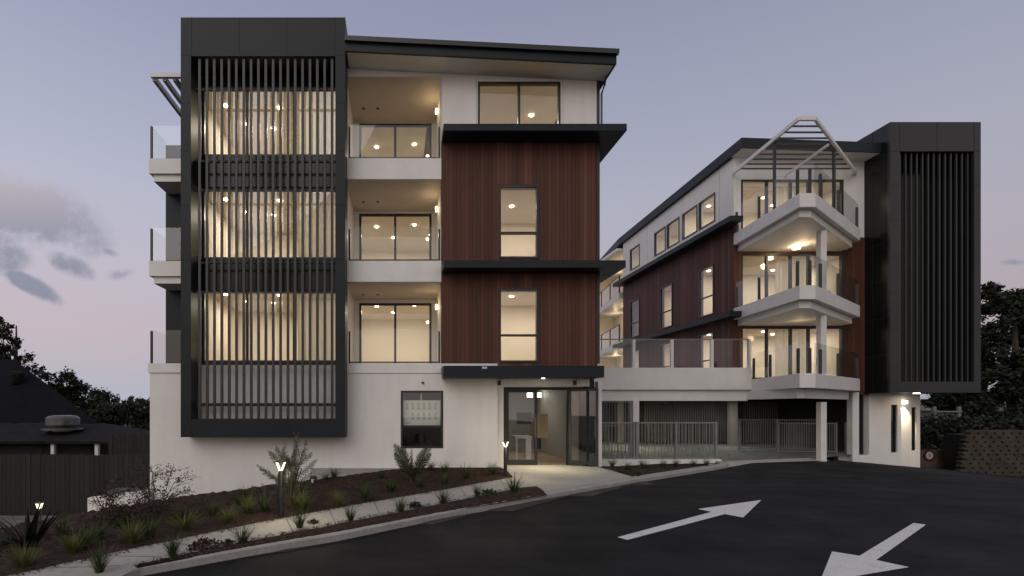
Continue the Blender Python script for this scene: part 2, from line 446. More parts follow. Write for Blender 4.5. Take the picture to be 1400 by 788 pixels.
# footpath
PU = [gp(-230, 880, -.03), gp(12.5, 788, -.03), gp(160, 755.5, -.03), gp(350, 716, -.03), gp(470, 693.5, -.03), gp(590, 673, -.03), gp(701.6, 653, -.03)]
PL = [gp(-60, 905, -.03), gp(187, 778, -.03), gp(262, 760, -.03), gp(361, 738, -.03), gp(480, 713.5, -.03), gp(600, 690, -.03), gp(713, 667, -.03)]
pth = strip(PL, PU, -.022, 'x', 'x')
struct(pth.build('footpath', 'concrete', origin=(0, 0, -.022)))
# expansion joints cut as narrow dark lines on the path
jt = MB()
for t in [1.25, 1.8, 2.3, 2.75, 3.3, 3.8, 4.3, 4.75, 5.3, 5.8]:
    i = int(t); f = t-i
    a = [PL[i][k]+(PL[i+1][k]-PL[i][k])*f for k in (0, 1)]; b = [PU[i][k]+(PU[i+1][k]-PU[i][k])*f for k in (0, 1)]
    jt.quad((a[0], a[1], -.018), (a[0]+.012, a[1]+.012, -.018), (b[0]+.012, b[1]+.012, -.018), (b[0], b[1], -.018))
struct(jt.build('path_joints', 'gconc'))
# entry apron
AP = [PU[-1], (2.83, 14.45), (2.83, 15.2), (6.05, 15.2), gp(822, 639, -.03), KI[7], KI[6], gp(748, 677.5, -.03), gp(732, 665.5, -.03), PL[-1]]
ap = MB(); ap.v = [(p[0], p[1], -.026) for p in AP]; ap.f = [tuple(range(len(AP)))]
struct(ap.build('entry_forecourt', 'concrete', origin=(0, 0, -.026)))
# garden beds
def bedmesh(A, B, nu, nv, amp=.03, seed=1):
    rnd = random.Random(seed)
    def samp(P, t):
        L = [0]
        for i in range(len(P)-1): L.append(L[-1]+math.dist(P[i], P[i+1]))
        d = t*L[-1]
        for i in range(len(P)-1):
            if d <= L[i+1]+1e-9:
                f = (d-L[i])/(L[i+1]-L[i]); return tuple(P[i][k]+(P[i+1][k]-P[i][k])*f for k in (0, 1))
        return P[-1]
    m = MB()
    for i in range(nu+1):
        a = samp(A, i/nu); b = samp(B, i/nu)
        for j in range(nv+1):
            t = j/nv; x = a[0]+(b[0]-a[0])*t; y = a[1]+(b[1]-a[1])*t
            edge = min(1, 4*min(t, 1-t)+.0)
            m.v.append((x, y, bed_h(x, y)+.012+edge*(.02+amp*rnd.random())))
    m.f = [(i*(nv+1)+j, (i+1)*(nv+1)+j, (i+1)*(nv+1)+j+1, i*(nv+1)+j+1) for i in range(nu) for j in range(nv)]
    return m
BA = PU
BB = [(-9.0, 3.0), (-8.6, 8), (-8.4, 10.5), (-8.8, 12.3), (-8.9, 14.2), (-7.3, 14.46), (-4, 14.46), (-1, 14.46), (2.83, 14.46)]
struct(bedmesh(BA, BB, 150, 70, .05, 1).build('garden_bed', 'mulch', origin=(0, 0, 0)))
SB_in = [gp(187, 776, -.03), KI[3], KI[4], KI[5], gp(748, 678, -.03)]
SB_in = [gp(190, 777, -.03), gp(350, 748, -.03), gp(462, 729.5, -.03), gp(600, 703, -.03), gp(748, 677.6, -.03)]
struct(bedmesh([gp(187, 778, -.03), gp(262, 760, -.03), gp(361, 738, -.03), gp(480, 713.5, -.03), gp(600, 690, -.03), gp(713, 667, -.03), gp(732, 665.5, -.03)], SB_in[::1], 90, 12, .025, 2).build('verge_bed', 'mulch', origin=(0, 0, 0)))
struct(bedmesh([KI[7], ((KI[7][0]+KI[8][0])/2, (KI[7][1]+KI[8][1])/2), KI[8]], [gp(820, 639.5, -.03), gp(900, 634.8, -.03), gp(986, 634.8, -.03)], 40, 16, .03, 3).build('railing_bed', 'mulch', origin=(0, 0, 0)))
# lower concrete drive on the left, car park floor
lc = MB(); lc.quad((-20, 7.5, -1.56), (-8.2, 7.5, -1.56), (-8.2, 15.1, -1.56), (-20, 15.1, -1.56))
struct(lc.build('lower_driveway', 'gconc', origin=(0, 0, -1.56)))
cf = MB(); cf.v = [(9.9, 16.45, -.1), (12.3, 17.1, -.1), (14.6, 17.6, -.1), (18.2, 19.6, -.1), (18.2, 27, .0), (5.9, 27, .0), (5.9, 16.45, -.1)]; cf.f = [tuple(range(7))]
struct(cf.build('carpark_floor', 'deck', origin=(0, 0, -.1)))
th = MB(); th.v = [(KI[-1][0]-.1, KI[-1][1], -.09), (Kend[0][0], Kend[0][1], -.112), (11.6, 16.41, -.112), (12.8, 16.71, -.112), (14.0, 16.99, -.112), (14.9, 17.26, -.112), (14.7, 17.9, -.095), (12.0, 17.1, -.095), (9.9, 16.6, -.09)]
th.f = [tuple(range(8))]
struct(th.build('carpark_threshold', 'concrete', origin=(0, 0, -.1)))
# painted arrows
def arrow(pix, label):
    m = MB(); m.v = [(*gp(px, py, -.115), -.1155) for px, py in pix]; m.f = [tuple(range(len(pix)))]
    return tag(m.build('road_arrow', 'white_line', origin=(*gp(pix[0][0], pix[0][1], -.115), -.1155)), label, 'road marking', 'white arrows painted on the asphalt')
arrow([(844, 734.6), (857.7, 738.3), (991, 703), (1016, 707.7), (1041, 683.6), (954, 696), (972.8, 700)][::1], 'white painted arrow on the asphalt pointing away towards the car park')
arrow([(1249, 715), (1175, 760), (1137.6, 754), (1120.5, 796), (1243, 775.5), (1198, 765.7), (1266, 717.5)], 'white painted arrow on the asphalt pointing towards the viewer, cut by the frame')

# ------------------------------------------------------------------ window helpers
def window(parent, axis, p, u0, u1, z0, z1, mull=(), trans=(), fw=.06, depth=.1, set_in=.05, name='window', gmat='glass', frame='frame'):
    """frame ring with mullions/transoms, pane is its child"""
    m = MB()
    def B(a, b, c, d, d0=0, d1=depth):
        if axis == 'Y': m.box(a, b, p+set_in+d0, p+set_in+d1, c, d)
        else: m.box(p+set_in+d0, p+set_in+d1, a, b, c, d)
    B(u0, u0+fw, z0, z1); B(u1-fw, u1, z0, z1)
    B(u0+fw, u1-fw, z0, z0+fw, .002); B(u0+fw, u1-fw, z1-fw, z1, .002)
    for q in mull: B(q-fw/2, q+fw/2, z0+fw, z1-fw, .004)
    for q in trans: B(u0+fw, u1-fw, q-fw/2, q+fw/2, .008, depth-.004)
    w = m.build(name, frame, parent)
    g = MB(); t = p+set_in+depth*.5
    if axis == 'Y': g.quad((u0+fw/2, t, z0+fw/2), (u1-fw/2, t, z0+fw/2), (u1-fw/2, t, z1-fw/2), (u0+fw/2, t, z1-fw/2))
    else: g.quad((t, u1-fw/2, z0+fw/2), (t, u0+fw/2, z0+fw/2), (t, u0+fw/2, z1-fw/2), (t, u1-fw/2, z1-fw/2))
    g.build('pane', gmat, w)
    return w
def room(parent, x0, x1, y0, y1, z0, z1, open_front=True, open_left=False, power=40, wall='inner', lamps=(), col=(1, .87, .70), ceil='ceiling', lsize=.3, nl=2):
    m = MB()
    m.quad((x0, y1, z0), (x1, y1, z0), (x1, y1, z1), (x0, y1, z1))
    m.quad((x1, y0, z0), (x1, y1, z0), (x1, y1, z1), (x1, y0, z1))
    if not open_left: m.quad((x0, y0, z0), (x0, y1, z0), (x0, y1, z1), (x0, y0, z1))
    if not open_front: m.quad((x0, y0, z0), (x1, y0, z0), (x1, y0, z1), (x0, y0, z1))
    r = m.build('interior_wall', wall, parent)
    MB().quad((x0, y0, z1), (x1, y0, z1), (x1, y1, z1), (x0, y1, z1)).build('interior_ceiling', ceil, r)
    MB().quad((x0, y0, z0), (x1, y0, z0), (x1, y1, z0), (x0, y1, z0)).build('interior_floor', 'innerfloor', r)
    for (lx, ly) in lamps:
        MB().cyl(lx, ly, z1-.03, z1-.004, .06, 14).build('downlight', 'lamp', parent)
    if power:
        for k in range(nl):
            lx = x0+(x1-x0)*(k+.5)/nl
            area('room_light', (lx, y0+(y1-y0)*.55, z1-.05), lsize, power/nl*(1.0+.25*random.random()), col)
    return r
def balustrade(parent, pts, z0, h, posts=(), gmat='bglass', name='glass_balustrade', pm='frame'):
    """glass along plan polyline pts with posts at given points"""
    g = MB()
    for a, b in zip(pts[:-1], pts[1:]):
        L = math.dist(a, b); nx, ny = -(b[1]-a[1])/L*.012, (b[0]-a[0])/L*.012
        g.quad((a[0], a[1], z0), (b[0], b[1], z0), (b[0], b[1], z0+h), (a[0], a[1], z0+h))
    gl = g.build(name, gmat, parent)
    return gl

# ================================================================== LEFT APARTMENT BUILDING
P0 = 14.47
L1, L2, L3 = 3.0, 5.98, 8.96
A = thing('apartment_building', 'nearer apartment block on the left with entrance canopy and louvre screen on its front', 'apartment building', (-.7, P0, 0))
# ground floor plaster wall
MB().wall('Y', P0, .25, -7.3, 2.81, -2.2, L1, [(.01, 1.22, .55, 2.2)]).build('ground_floor_wall', 'plaster', A)
MB().box(-7.3, -7.05, P0+.25, 24, -2.2, L1).build('side_wall', 'plaster', A)
MB().box(-2.6, 2.78, P0-.16, P0-.002, -.8, -.04).build('plinth', 'kerbc', A)
MB().box(-7.05, 5.7, 23.8, 24, -.2, 12.2).build('rear_wall', 'dark', A)
MB().box(5.5, 5.72, P0+.25, 23.8, -.2, 11.2).build('flank_wall', 'dark', A)
# dark wall behind the screen with three strip windows
LW = [(3.04, 5.16), (6.08, 8.2), (9.11, 11.19)]
MB().wall('Y', P0+.13, .2, -6.25, -1.6, L1+.003, 12.3, [(-5.86, -1.72, a, b) for a, b in LW]).build('screen_back_wall', 'dark2', A)
for a, b in LW:
    window(A, 'Y', P0+.13, -5.86, -1.72, a, b, mull=(-4.53, -3.15), fw=.07, depth=.08)
    room(A, -6.2, -1.85, P0+.36, 19.0, a-.1, b+.18, lamps=[(-5.6, 15.9), (-5.3, 16.9), (-4.4, 17.2), (-3.9, 16.0), (-3.4, 17.0), (-3.0, 16.2), (-2.3, 17.3)], power=88)
    # sheer curtain across the right third of the glazing
    c = MB(); n = 90
    for k in range(n):
        u = -3.1+1.35*k/n; v = -3.1+1.35*(k+1)/n
        f = lambda t: P0+.5+.035*sin(t*38)
        c.quad((u, f(u), a), (v, f(v), a), (v, f(v), b-.02), (u, f(u), b-.02))
    c.build('curtain', 'curtain', A, smooth=True)
# left return with side balconies
MB().wall('Y', 15.4, .2, -7.28, -6.25, L1+.003, 9.84).build('return_wall', 'dark', A)
MB().box(-7.28, -7.08, 15.6, 23.8, L1+.003, 9.84).build('upper_side_wall', 'dark', A)
MB().box(-6.45, -6.25, P0+.13, 23.8, L1+.003, 12.3).build('inner_side_wall', 'dark', A)
for z, nm in ((L3, 1), (L2, 1), (L1, 0)):
    if nm:
        m = MB().box(-7.32, -6.16, P0-.02, 15.39, z-.44, z)
        m.box(-7.22, -6.16, P0+.06, 15.39, z-.64, z-.442)
        s_ = m.build('side_balcony', 'paint', A, bevel=.008)
    else:
        s_ = MB().box(-7.34, -6.16, P0-.04, 15.39, z-.27, z+.003).build('side_balcony', 'paint', A, bevel=.008)
    h = .98
    g = MB(); g.quad((-7.27, P0+.03, z+.03), (-6.17, P0+.03, z+.03), (-6.17, P0+.03, z+h), (-7.27, P0+.03, z+h)); g.quad((-7.27, P0+.03, z+.03), (-7.27, 15.38, z+.03), (-7.27, 15.38, z+h), (-7.27, P0+.03, z+h))
    g.build('glass_balustrade', 'bglass', s_)
    MB().box(-7.29, -7.24, P0, P0+.06, z, z+.95).build('balustrade_post', 'frame', s_)
# little pergola over the top side balcony
pg = MB(); pg.box(-7.28, -6.16, P0-.02, P0+.08, 11.33, 11.44)
pgo = pg.build('pergola', 'paint', A)
for x in (-7.22, -6.92, -6.62, -6.32):
    MB().box(x-.05, x+.05, P0+.08, 16.6, 11.28, 11.42).build('rafter', 'paint', pgo)
# ---- projecting louvre screen
YB = 13.9; sB = F/YB
bx = lambda px: (px-PX)/sB
bz = lambda py: EYE+(PY-py)/sB
X0, X1, Z0, Z1 = bx(247), bx(472), bz(598), bz(24)
OX0, OX1, OZ0, OZ1 = bx(261), bx(458.5), bz(573), bz(77)
scr = thing('tmp', None, None, (0, 0, 0)); bpy.data.objects.remove(scr)
fr = MB(); fr.wall('Y', YB, .62, X0, X1, Z0, Z1, [(OX0, OX1, OZ0, OZ1)])
screen = fr.build('louvre_screen', 'dark', A, bevel=.006)
sm_ = MB(); e = .003
for py in (140.6, 207, 281, 355, 453):
    z = bz(py)
    sm_.box(X0+.006, OX0-.003, YB-e, YB-.0005, z-.006, z+.006); sm_.box(OX1+.003, X1-.006, YB-e, YB-.0005, z-.006, z+.006)
zt = bz(75.5)
sm_.box(X0+.006, OX0, YB-e, YB-.0005, zt-.006, zt+.006); sm_.box(OX1, X1-.006, YB-e, YB-.0005, zt-.006, zt+.006)
for px in (262, 327, 392, 458): sm_.box(bx(px)-.006, bx(px)+.006, YB-e, YB-.0005, zt+.007, Z1-.006)
for px in (262, 327, 392, 458): sm_.box(bx(px)-.006, bx(px)+.006, YB-e, YB-.0005, Z0+.006, OZ0-.006)
sm_.build('panel_joints', 'seam', screen)
nf = 18
for k in range(nf+1):
    x = bx(271.5)+(bx(453.5)-bx(271.5))*k/nf
    MB().box(x-.034, x+.034, YB+.06, YB+.12, OZ0, OZ1).build('louvre_fin', 'fin', screen)
for py in (497, 553.5, 114, 214, 254.5, 355.5, 396):
    z = bz(py); t = .045 if py == 553.5 else .022
    MB().box(OX0, OX1, YB+.26, YB+.34, z-t, z+t).build('louvre_rail', 'fin', screen)
# ---- recessed balcony bay
RX0, RX1, RY = -1.6, 1.18, 16.8
MB().wall('Y', P0, .22, RX0, RX1, 11.35, 11.62).build('bay_head', 'plaster', A)
MB().box(RX0-.2, RX0, P0+.0, 17.0, L1, 11.75).build('bay_side_wall', 'plaster', A)
MB().box(RX1, RX1+.2, P0+.253, 17.0, L1, 11.75).build('bay_side_wall', 'plaster', A)
MB().wall('Y', RY, .2, RX0, RX1, L1, 11.6, [(-1.41, 1.04, z, z+h) for z, h in ((L1, 2.25), (L2, 2.3), (L3, 2.37))]).build('bay_back_wall', 'plaster', A)
for z, top in ((L1, L2-.615), (L2, L3-.615), (L3, 11.35)):
    below = z-.63 if z > 4 else z-.3
    s_ = MB().box(RX0+.002, RX1-.002, P0-.03, RY, below+.02, z+.003).build('balcony', 'paint', A, bevel=.006)
    g = MB().quad((RX0+.05, P0+.04, z+.04), (RX1-.03, P0+.04, z+.04), (RX1-.03, P0+.04, z+1.0), (RX0+.05, P0+.04, z+1.0))
    g.build('glass_balustrade', 'bglass', s_)
    for x in (RX0+.1, RX1-.06): MB().box(x-.025, x+.025, P0+.02, P0+.07, z+.01, z+.94).build('balustrade_post', 'frame', s_)
    MB().box(RX0+.1, RX1-.06, P0+.03, P0+.05, z+.02, z+.06).build('base_channel', 'frame', s_)
    h = {L1: 2.25, L2: 2.3, L3: 2.37}[z]
    window(A, 'Y', RY, -1.41, 1.04, z+.01, z+h, mull=(-.19,), fw=.075, depth=.09, name='sliding_door')
    room(A, -1.8, 1.5, RY+.22, 21.5, z-.02, z+2.5, lamps=[(-.9, 18.6), (.5, 18.4), (-.3, 19.8)], power=72)
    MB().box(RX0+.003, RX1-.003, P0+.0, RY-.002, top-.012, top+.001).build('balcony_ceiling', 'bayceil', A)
    for dx in (-1.2, -.74): MB().cyl(dx, 16.0, top-.03, top-.013, .055, 14).build('recessed_downlight', 'frame', A)
    zl = {L1: 4.85, L2: 7.9, L3: 10.95}[z]
    MB().cyl(RX1-.07, 15.5, zl-.08, zl+.08, .035, 12).build('wall_lamp', 'lampwall', A)
    point('balcony_lamp_light', (RX1-.2, 15.5, zl), 3.6, r=.06)
# ---- timber volume
MB().wall('Y', P0+.003, .22, RX1, 5.72, 2.9, 5.66, [(2.87, 3.98, 3.03, 5.13)]).build('timber_wall', 'wood', A)
MB().wall('Y', P0+.003, .22, RX1, 5.72, 5.66, 9.5, [(2.87, 3.98, 6.05, 8.14)]).build('timber_wall', 'wood', A)
MB().wall('Y', P0+.001, .22, RX1, 5.70, 9.5, 11.6, [(2.24, 4.64, 9.68, 11.19)]).build('top_floor_wall', 'plaster', A)
j = MB()
for x in (1.2+.0, 2.2, 4.72): j.box(x-.004, x+.004, P0-.001, P0+.0005, 9.6, 11.3)
j.build('wall_joints', 'greywall', A)
for z0, z1, tr in ((3.03, 5.13, 3.82), (6.05, 8.14, 6.8)):
    window(A, 'Y', P0-.03, 2.85, 4.0, z0, z1+.06, trans=(tr,), fw=.06, depth=.12, set_in=.0)
    room(A, 1.45, 5.45, P0+.24, 18.2, z0-.06, z1+.3, lamps=[(3.7, 16.6), (2.9, 17.4)], power=72)
window(A, 'Y', P0, 2.24, 4.64, 9.68, 11.19, mull=(3.44,), fw=.06, depth=.12, set_in=-.02)
room(A, 1.45, 5.45, P0+.24, 18.2, 9.0, 11.25, lamps=[(4.25, 16.2), (2.6, 17)], power=44)
MB().box(5.70, 5.78, P0-.02, P0+.2, L1, 11.25).build('corner_trim', 'frame', A)
# canopies (floor edge hoods)
def hood(z0, z1, x0, x1, yf, yb, nm='canopy', joints=()):
    c = MB().box(x0, x1, yf, P0-.001, z0, z1)
    if x1 > 5.9: c.box(5.781, x1, P0-.001, yb, z0, z1)
    c = c.build(nm, 'dark', A)
    if joints:
        q = MB()
        for px in joints:
            x = (px-PX)*yf/F; q.box(x-.005, x+.005, yf-.003, yf-.0005, z0, z1)
        q.build('panel_joints', 'seam', c)
    return c
hood(9.43, 9.62, 1.19, 6.29, 13.84, 23)
hood(5.62, 5.82, 1.19, 6.26, 13.84, 23, joints=(625, 719, 820))
hd = hood(2.56, 2.885, 1.19, 5.66, 13.84, 23, 'entrance_canopy', joints=(648, 706, 765))
MB().box(2.26, 2.40, 13.836, 13.839, 2.80, 2.86).build('sticker', 'blue', hd)
# roof
zr = lambda x: 11.58 - (x+1.54)*(.37/7.5)
rf = MB()
for (y0, y1, o0, o1) in ((13.74, 24.2, 0, .345),):
    rf.v += [(-1.54, y0, zr(-1.54)+o0), (5.96, y0, zr(5.96)+o0), (5.96, y1, zr(5.96)+o0), (-1.54, y1, zr(-1.54)+o0), (-1.54, y0, zr(-1.54)+o1), (5.96, y0, zr(5.96)+o1), (5.96, y1, zr(5.96)+o1), (-1.54, y1, zr(-1.54)+o1)]
    rf.f += [(0,3,2,1),(4,5,6,7),(0,1,5,4),(1,2,6,5),(2,3,7,6),(3,0,4,7)]
roof = rf.build('roof', 'dark', A)
gt = MB().beam((-1.54, 13.70, zr(-1.54)+.30), (6.0, 13.70, zr(6.0)+.30), .1, .13); gt.build('gutter', 'frame', roof)
sf = MB(); y0, y1 = 13.8, P0; sf.quad((-1.5, y0, zr(-1.5)-.004), (5.9, y0, zr(5.9)-.004), (5.9, y1, zr(5.9)-.004), (-1.5, y1, zr(-1.5)-.004)); sf.build('soffit', 'ceiling', roof)
MB().tube([(5.86, 14.2, zr(5.9)-.02), (5.86, 14.3, 11.0), (5.84, P0-.0, 10.85), (5.84, P0, 9.62)], .03, 8).build('downpipe', 'frame', A)
MB().box(-6.1, -1.7, P0+.33, 24.2, 12.0, 12.2).build('screen_roof', 'dark', A)
# ground window with notice sheet
w = window(A, 'Y', P0, .0, 1.23, .54, 2.21, trans=(1.17,), fw=.055, depth=.1, set_in=-.015, gmat='glass')
MB().box(.07, 1.16, P0+.12, P0+.13, 1.2, 1.93).build('notice_sheet', 'board', w)
q = MB()
for k in range(6):
    for r_, (za, zb) in enumerate(((1.66, 1.85), (1.37, 1.56))):
        if r_ == 1 and k == 0: continue
        x = .15+k*.165
        q.box(x, x+.075, P0+.117, P0+.1185, za, za+.075); q.box(x+.01, x+.06, P0+.117, P0+.1185, za+.09, zb)
q.box(.11, .26, P0+.117, P0+.1185, 1.25, 1.28)
q.build('sheet_drawings', 'ink', w)
room(A, -.3, 1.6, P0+.27, 17, .2, 2.5, power=0, wall='greywall', ceil='bark')
MB().box(.58, .62, P0+.2, P0+.22, 1.9, 2.15).build('pull_cord', 'paint', w)
d = MB(); d.cyl(.62, 15.4, .62, .9, .16, 16); d.box(.35, .9, 15.3, 15.7, .5, .64); d.build('desk_items', 'black', A)
MB().cyl(.64, P0-.03, 2.42, 2.47, .035, 12).build('security_camera', 'frame', A)
# entrance
DY = 15.02
MB().box(2.81, 3.04, P0+.25, DY+.3, -.2, L1-.15).build('entrance_reveal', 'plaster', A)
MB().box(2.812, 5.5, P0+.02, P0+.25, 2.335, 2.55).build('entrance_lintel', 'plaster', A)
MB().box(3.04, 5.95, DY-.02, DY+.1, 2.33, 2.95).build('entrance_head', 'plaster', A)
MB().box(5.86, 5.97, P0+.3, DY+.3, -.2, 2.5).build('entrance_pier', 'plaster', A)
e_ = MB(); e_.box(3.11, 3.19, DY, DY+.1, -.02, 2.33); e_.box(5.02, 5.10, DY, DY+.1, -.02, 2.33); e_.box(5.80, 5.86, DY, DY+.1, -.02, 2.33); e_.box(3.19, 5.80, DY+.002, DY+.098, 2.25, 2.33)
ef = e_.build('entrance_frame', 'frame', A)
def leaf(cx0, cy0, cx1, cy1, z0, z1, nm, par):
    m = MB(); th_ = .05; st = .075
    L = math.dist((cx0, cy0), (cx1, cy1)); ux, uy = (cx1-cx0)/L, (cy1-cy0)/L
    pt = lambda t, z: (cx0+ux*t, cy0+uy*t, z)
    m.beam(pt(st/2, z0), pt(st/2, z1), st, th_) if False else None
    def seg(t0, t1, za, zb):
        nx, ny = -uy*th_/2, ux*th_/2
        pl = [(cx0+ux*t0-nx, cy0+uy*t0-ny), (cx0+ux*t1-nx, cy0+uy*t1-ny), (cx0+ux*t1+nx, cy0+uy*t1+ny), (cx0+ux*t0+nx, cy0+uy*t0+ny)]
        m.prism(pl, za, zb)
    seg(0, st, z0, z1); seg(L-st, L, z0, z1); seg(st, L-st, z0, z0+.14); seg(st, L-st, z1-st, z1)
    o = m.build(nm, 'frame', par)
    MB().quad(pt(st, z0+.14), pt(L-st, z0+.14), pt(L-st, z1-st), pt(st, z1-st)).build('pane', 'glass', o)
    return o
lf = leaf(3.19, DY+.05, 4.13, DY+.05, .0, 2.25, 'entrance_door', A)
MB().tube([(4.05, DY-.03, .8), (4.05, DY-.03, 1.4)], .014, 8).build('handle', 'steel', lf)
lo = leaf(5.06, DY-.02, 5.80, DY-.42, .0, 2.28, 'entrance_door', A)
MB().tube([(5.70, DY-.42, .8), (5.70, DY-.42, 1.4)], .014, 8).build('handle', 'steel', lo)
room(A, 3.0, 5.49, DY+.32, 20.5, -.03, 2.42, power=15, wall='greywall', col=(1, .92, .8), nl=1)
for x in (4.95, 5.28): MB().box(x-.09, x+.09, 19.0, 19.15, 2.1, 2.27).build('lobby_light', 'lampw', A)
MB().box(3.95, 4.45, 16.9, 16.95, 1.15, 1.55).build('green_panel', 'green', A)
MB().box(4.40, 4.85, 16.4, 16.8, .72, 1.5).build('letterbox_unit', 'ply', A)
MB().box(4.45, 4.62, 16.4, 16.6, .35, .7).build('lobby_bin', 'black', A)
tb = MB(); tb.box(3.75, 4.3, 16.3, 16.8, .7, .78); tb.box(3.78, 3.83, 16.32, 16.37, 0, .7); tb.box(4.1, 4.28, 16.32, 16.7, 0, .7); tb.build('lobby_desk', 'paint', A)
for x in (2.86, 5.05):
    s_ = MB(); s_.box(x-.035, x+.035, P0-.09, P0+.03, 2.37, 2.50); s_.build('spot_fitting', 'black', A)
area('entrance_downlight', (4.05, 14.3, 2.5), .12, 16, (1, .86, .58), spread=radians(80))
MB().cyl(4.05, 14.15, 2.54, 2.558, .05, 12).build('canopy_downlight', 'lampw', A)

# ================================================================== RIGHT APARTMENT BUILDING
R = thing('apartment_building', 'apartment block further back with wedge-shaped white balconies and dark corner tower', 'apartment building', (15.5, 20, -.1))
RYF = 19.43; RXL = 13.0; RYE = 29.1
G1, G2, G3 = 2.8, 5.58, 8.49
# side wall (faces left)
W3 = [(20.56, 21.70), (21.8, 22.96), (23.2, 24.3), (24.4, 25.5), (27.07, 28.2)]
W2 = [(20.65, 21.7), (23.8, 24.9), (27.07, 28.15)]
MB().wall('X', RXL, .2, RYF, RYE, G1-.1, 8.86, [(a, b, 5.6, 7.66) for a, b in W2]+[(a, b, 2.95, 4.86) for a, b in W2]).build('timber_wall', 'wood', R)
MB().wall('X', RXL+.003, .2, RYF, RYE, 8.86, 11.62, [(a, b, 9.42, 10.62) for a, b in W3]).build('upper_wall', 'plaster', R)
jj = MB()
for y in (20.3, 23.05, 26.2): jj.box(RXL-.001, RXL+.001, y-.006, y+.006, 9.1, 11.5)
jj.build('wall_joints', 'greywall', R)
for a, b in W3: window(R, 'X', RXL, a, b, 9.42, 10.62, fw=.06, depth=.1, set_in=-.02)
for a, b in W2:
    window(R, 'X', RXL, a, b, 5.6, 7.66, trans=(6.4,), fw=.05, depth=.1, set_in=-.03)
    window(R, 'X', RXL, a, b, 2.95, 4.86, trans=(3.7,), fw=.05, depth=.1, set_in=-.03)
# front wall
DX0, DX1 = 13.29, 17.3
MB().wall('Y', RYF+.002, .2, RXL+.2, 18.5, G3-.62, 11.66, [(DX0, DX1, G3, 10.62)]).build('upper_front_wall', 'plaster', R)
MB().wall('Y', RYF+.002, .2, RXL+.2, 18.5, 2.2, G3-.62, [(DX0, DX1, G1, 4.86), (DX0, DX1, G2, 7.72)]).build('timber_front_wall', 'wood', R)
MB().box(17.45, 18.5, RYF-.02, RYF+.0, 2.3, 8.35).build('timber_panel', 'wood', R)
for z, zt_ in ((G1, 4.86), (G2, 7.72), (G3, 10.62)):
    window(R, 'Y', RYF, DX0, DX1, z+.01, zt_, mull=(14.32, 15.25, 15.95, 16.45), fw=.075, depth=.1, set_in=.0, name='sliding_door')
    room(R, RXL+.22, 17.9, RYF+.24, 23.1, z-.05, zt_+.12, open_left=True, lamps=[(14.2, 21.2), (13.8, 22.3), (15.6, 21.4), (16.6, 22.2)], power=80)
    room(R, RXL+.22, 17.0, 23.15, 26.3, z-.05, zt_+.12, open_front=False, open_left=True, lamps=[(14.0, 24.2)], power=40, nl=1)
    room(R, RXL+.22, 17.0, 26.35, 29.0, z-.05, zt_+.12, open_front=False, open_left=True, lamps=[], power=32 if z != G2 else 3, nl=1)
    c = MB()
    for k in range(40):
        f = lambda t: RYF+.5+.04*sin(t*40); u = 15.0+1.3*k/40; v = u+1.3/40
        c.quad((u, f(u), z), (v, f(v), z), (v, f(v), zt_-.05), (u, f(u), zt_-.05))
    c.build('curtain', 'curtain', R, smooth=True)
# hoods on the side wall
MB().box(RXL-.5, RXL+.0, RYF-.55, RYE+.25, 8.80, 9.0).build('side_hood', 'dark', R)
MB().box(RXL-.5, RXL+.0, RYF-.55, RYE+.25, 5.18, 5.38).build('side_hood', 'dark', R)
# roof
zR = lambda x, y: 11.50 - (x-13)*.035 - (y-19)*.022
rr = MB().prism([(12.85, 18.75), (18.6, 18.75), (21.5, 20.2), (21.5, 36), (13.6, 36), (12.85, 29.4)], zR, lambda x, y: zR(x, y)+.38)
ro = rr.build('roof', 'dark', R)
sq = MB().quad((12.9, 18.8, zR(12.9, 18.8)-.004), (18.4, 18.8, zR(18.4, 18.8)-.004), (18.4, RYF, zR(18.4, RYF)-.004), (12.9, RYF, zR(12.9, RYF)-.004)); sq.build('soffit', 'ceiling', ro)
# wedge balconies
def chev(o, right=0):
    return [(13.0+o, RYF), (12.59+o*.95, 15.7+o*1.3), (13.09+o*.1, 15.7+o*1.3), (17.45-o*1.8, 18.9+.1*o), (17.45-o*1.8, RYF)]
for z in (G3, G2, G1):
    if z == G1:
        out = [(13.55, 19.2), (12.59, 15.7), (13.09, 15.7), (17.45, 18.9), (17.45, RYF), (13.55, RYF)]
        s_ = MB().prism(out, z-.46, z).build('wedge_balcony', 'paint', R, bevel=.008)
        pl = [(13.56, 19.17), (12.63, 15.74), (13.08, 15.74), (17.4, 18.93)]
    else:
        s_ = MB().prism(chev(0), z-.44, z).build('wedge_balcony', 'paint', R, bevel=.008)
        MB().prism(chev(.16), z-.68, z-.442).build('balcony_soffit', 'ceiling', s_)
        pl = [(13.04, RYF-.03), (12.63, 15.74), (13.08, 15.74), (17.4, 18.93)]
    g = MB()
    for a, b in zip(pl[:-1], pl[1:]): g.quad((*a, z+.03), (*b, z+.03), (*b, z+.98), (*a, z+.98))
    g.build('glass_balustrade', 'bglass', s_)
    for seg_, ts in ((0, (.03, .42, .97)), (1, (.7,)), (2, (.12, .5, .97))):
        for t in ts:
            a, b = pl[seg_], pl[seg_+1]; x = a[0]+(b[0]-a[0])*t; y = a[1]+(b[1]-a[1])*t
            MB().box(x-.035, x+.035, y-.025, y+.03, z+.002, z+.80).build('balustrade_post', 'frame', s_)
# columns between slabs
for z0, z1 in ((G2+.001, G3-.682), (G1+.001, G2-.682)):
    MB().box(14.36, 14.56, 17.0, 17.2, z0, z1).build('column', 'paint', R, bevel=.006)
MB().box(14.36, 14.56, 17.0, 17.2, -.3, 1.9).build('column', 'paint', R, bevel=.006)
MB().box(17.35, 17.6, 19.1, 19.35, -.4, 2.3).build('column', 'paint', R, bevel=.006)
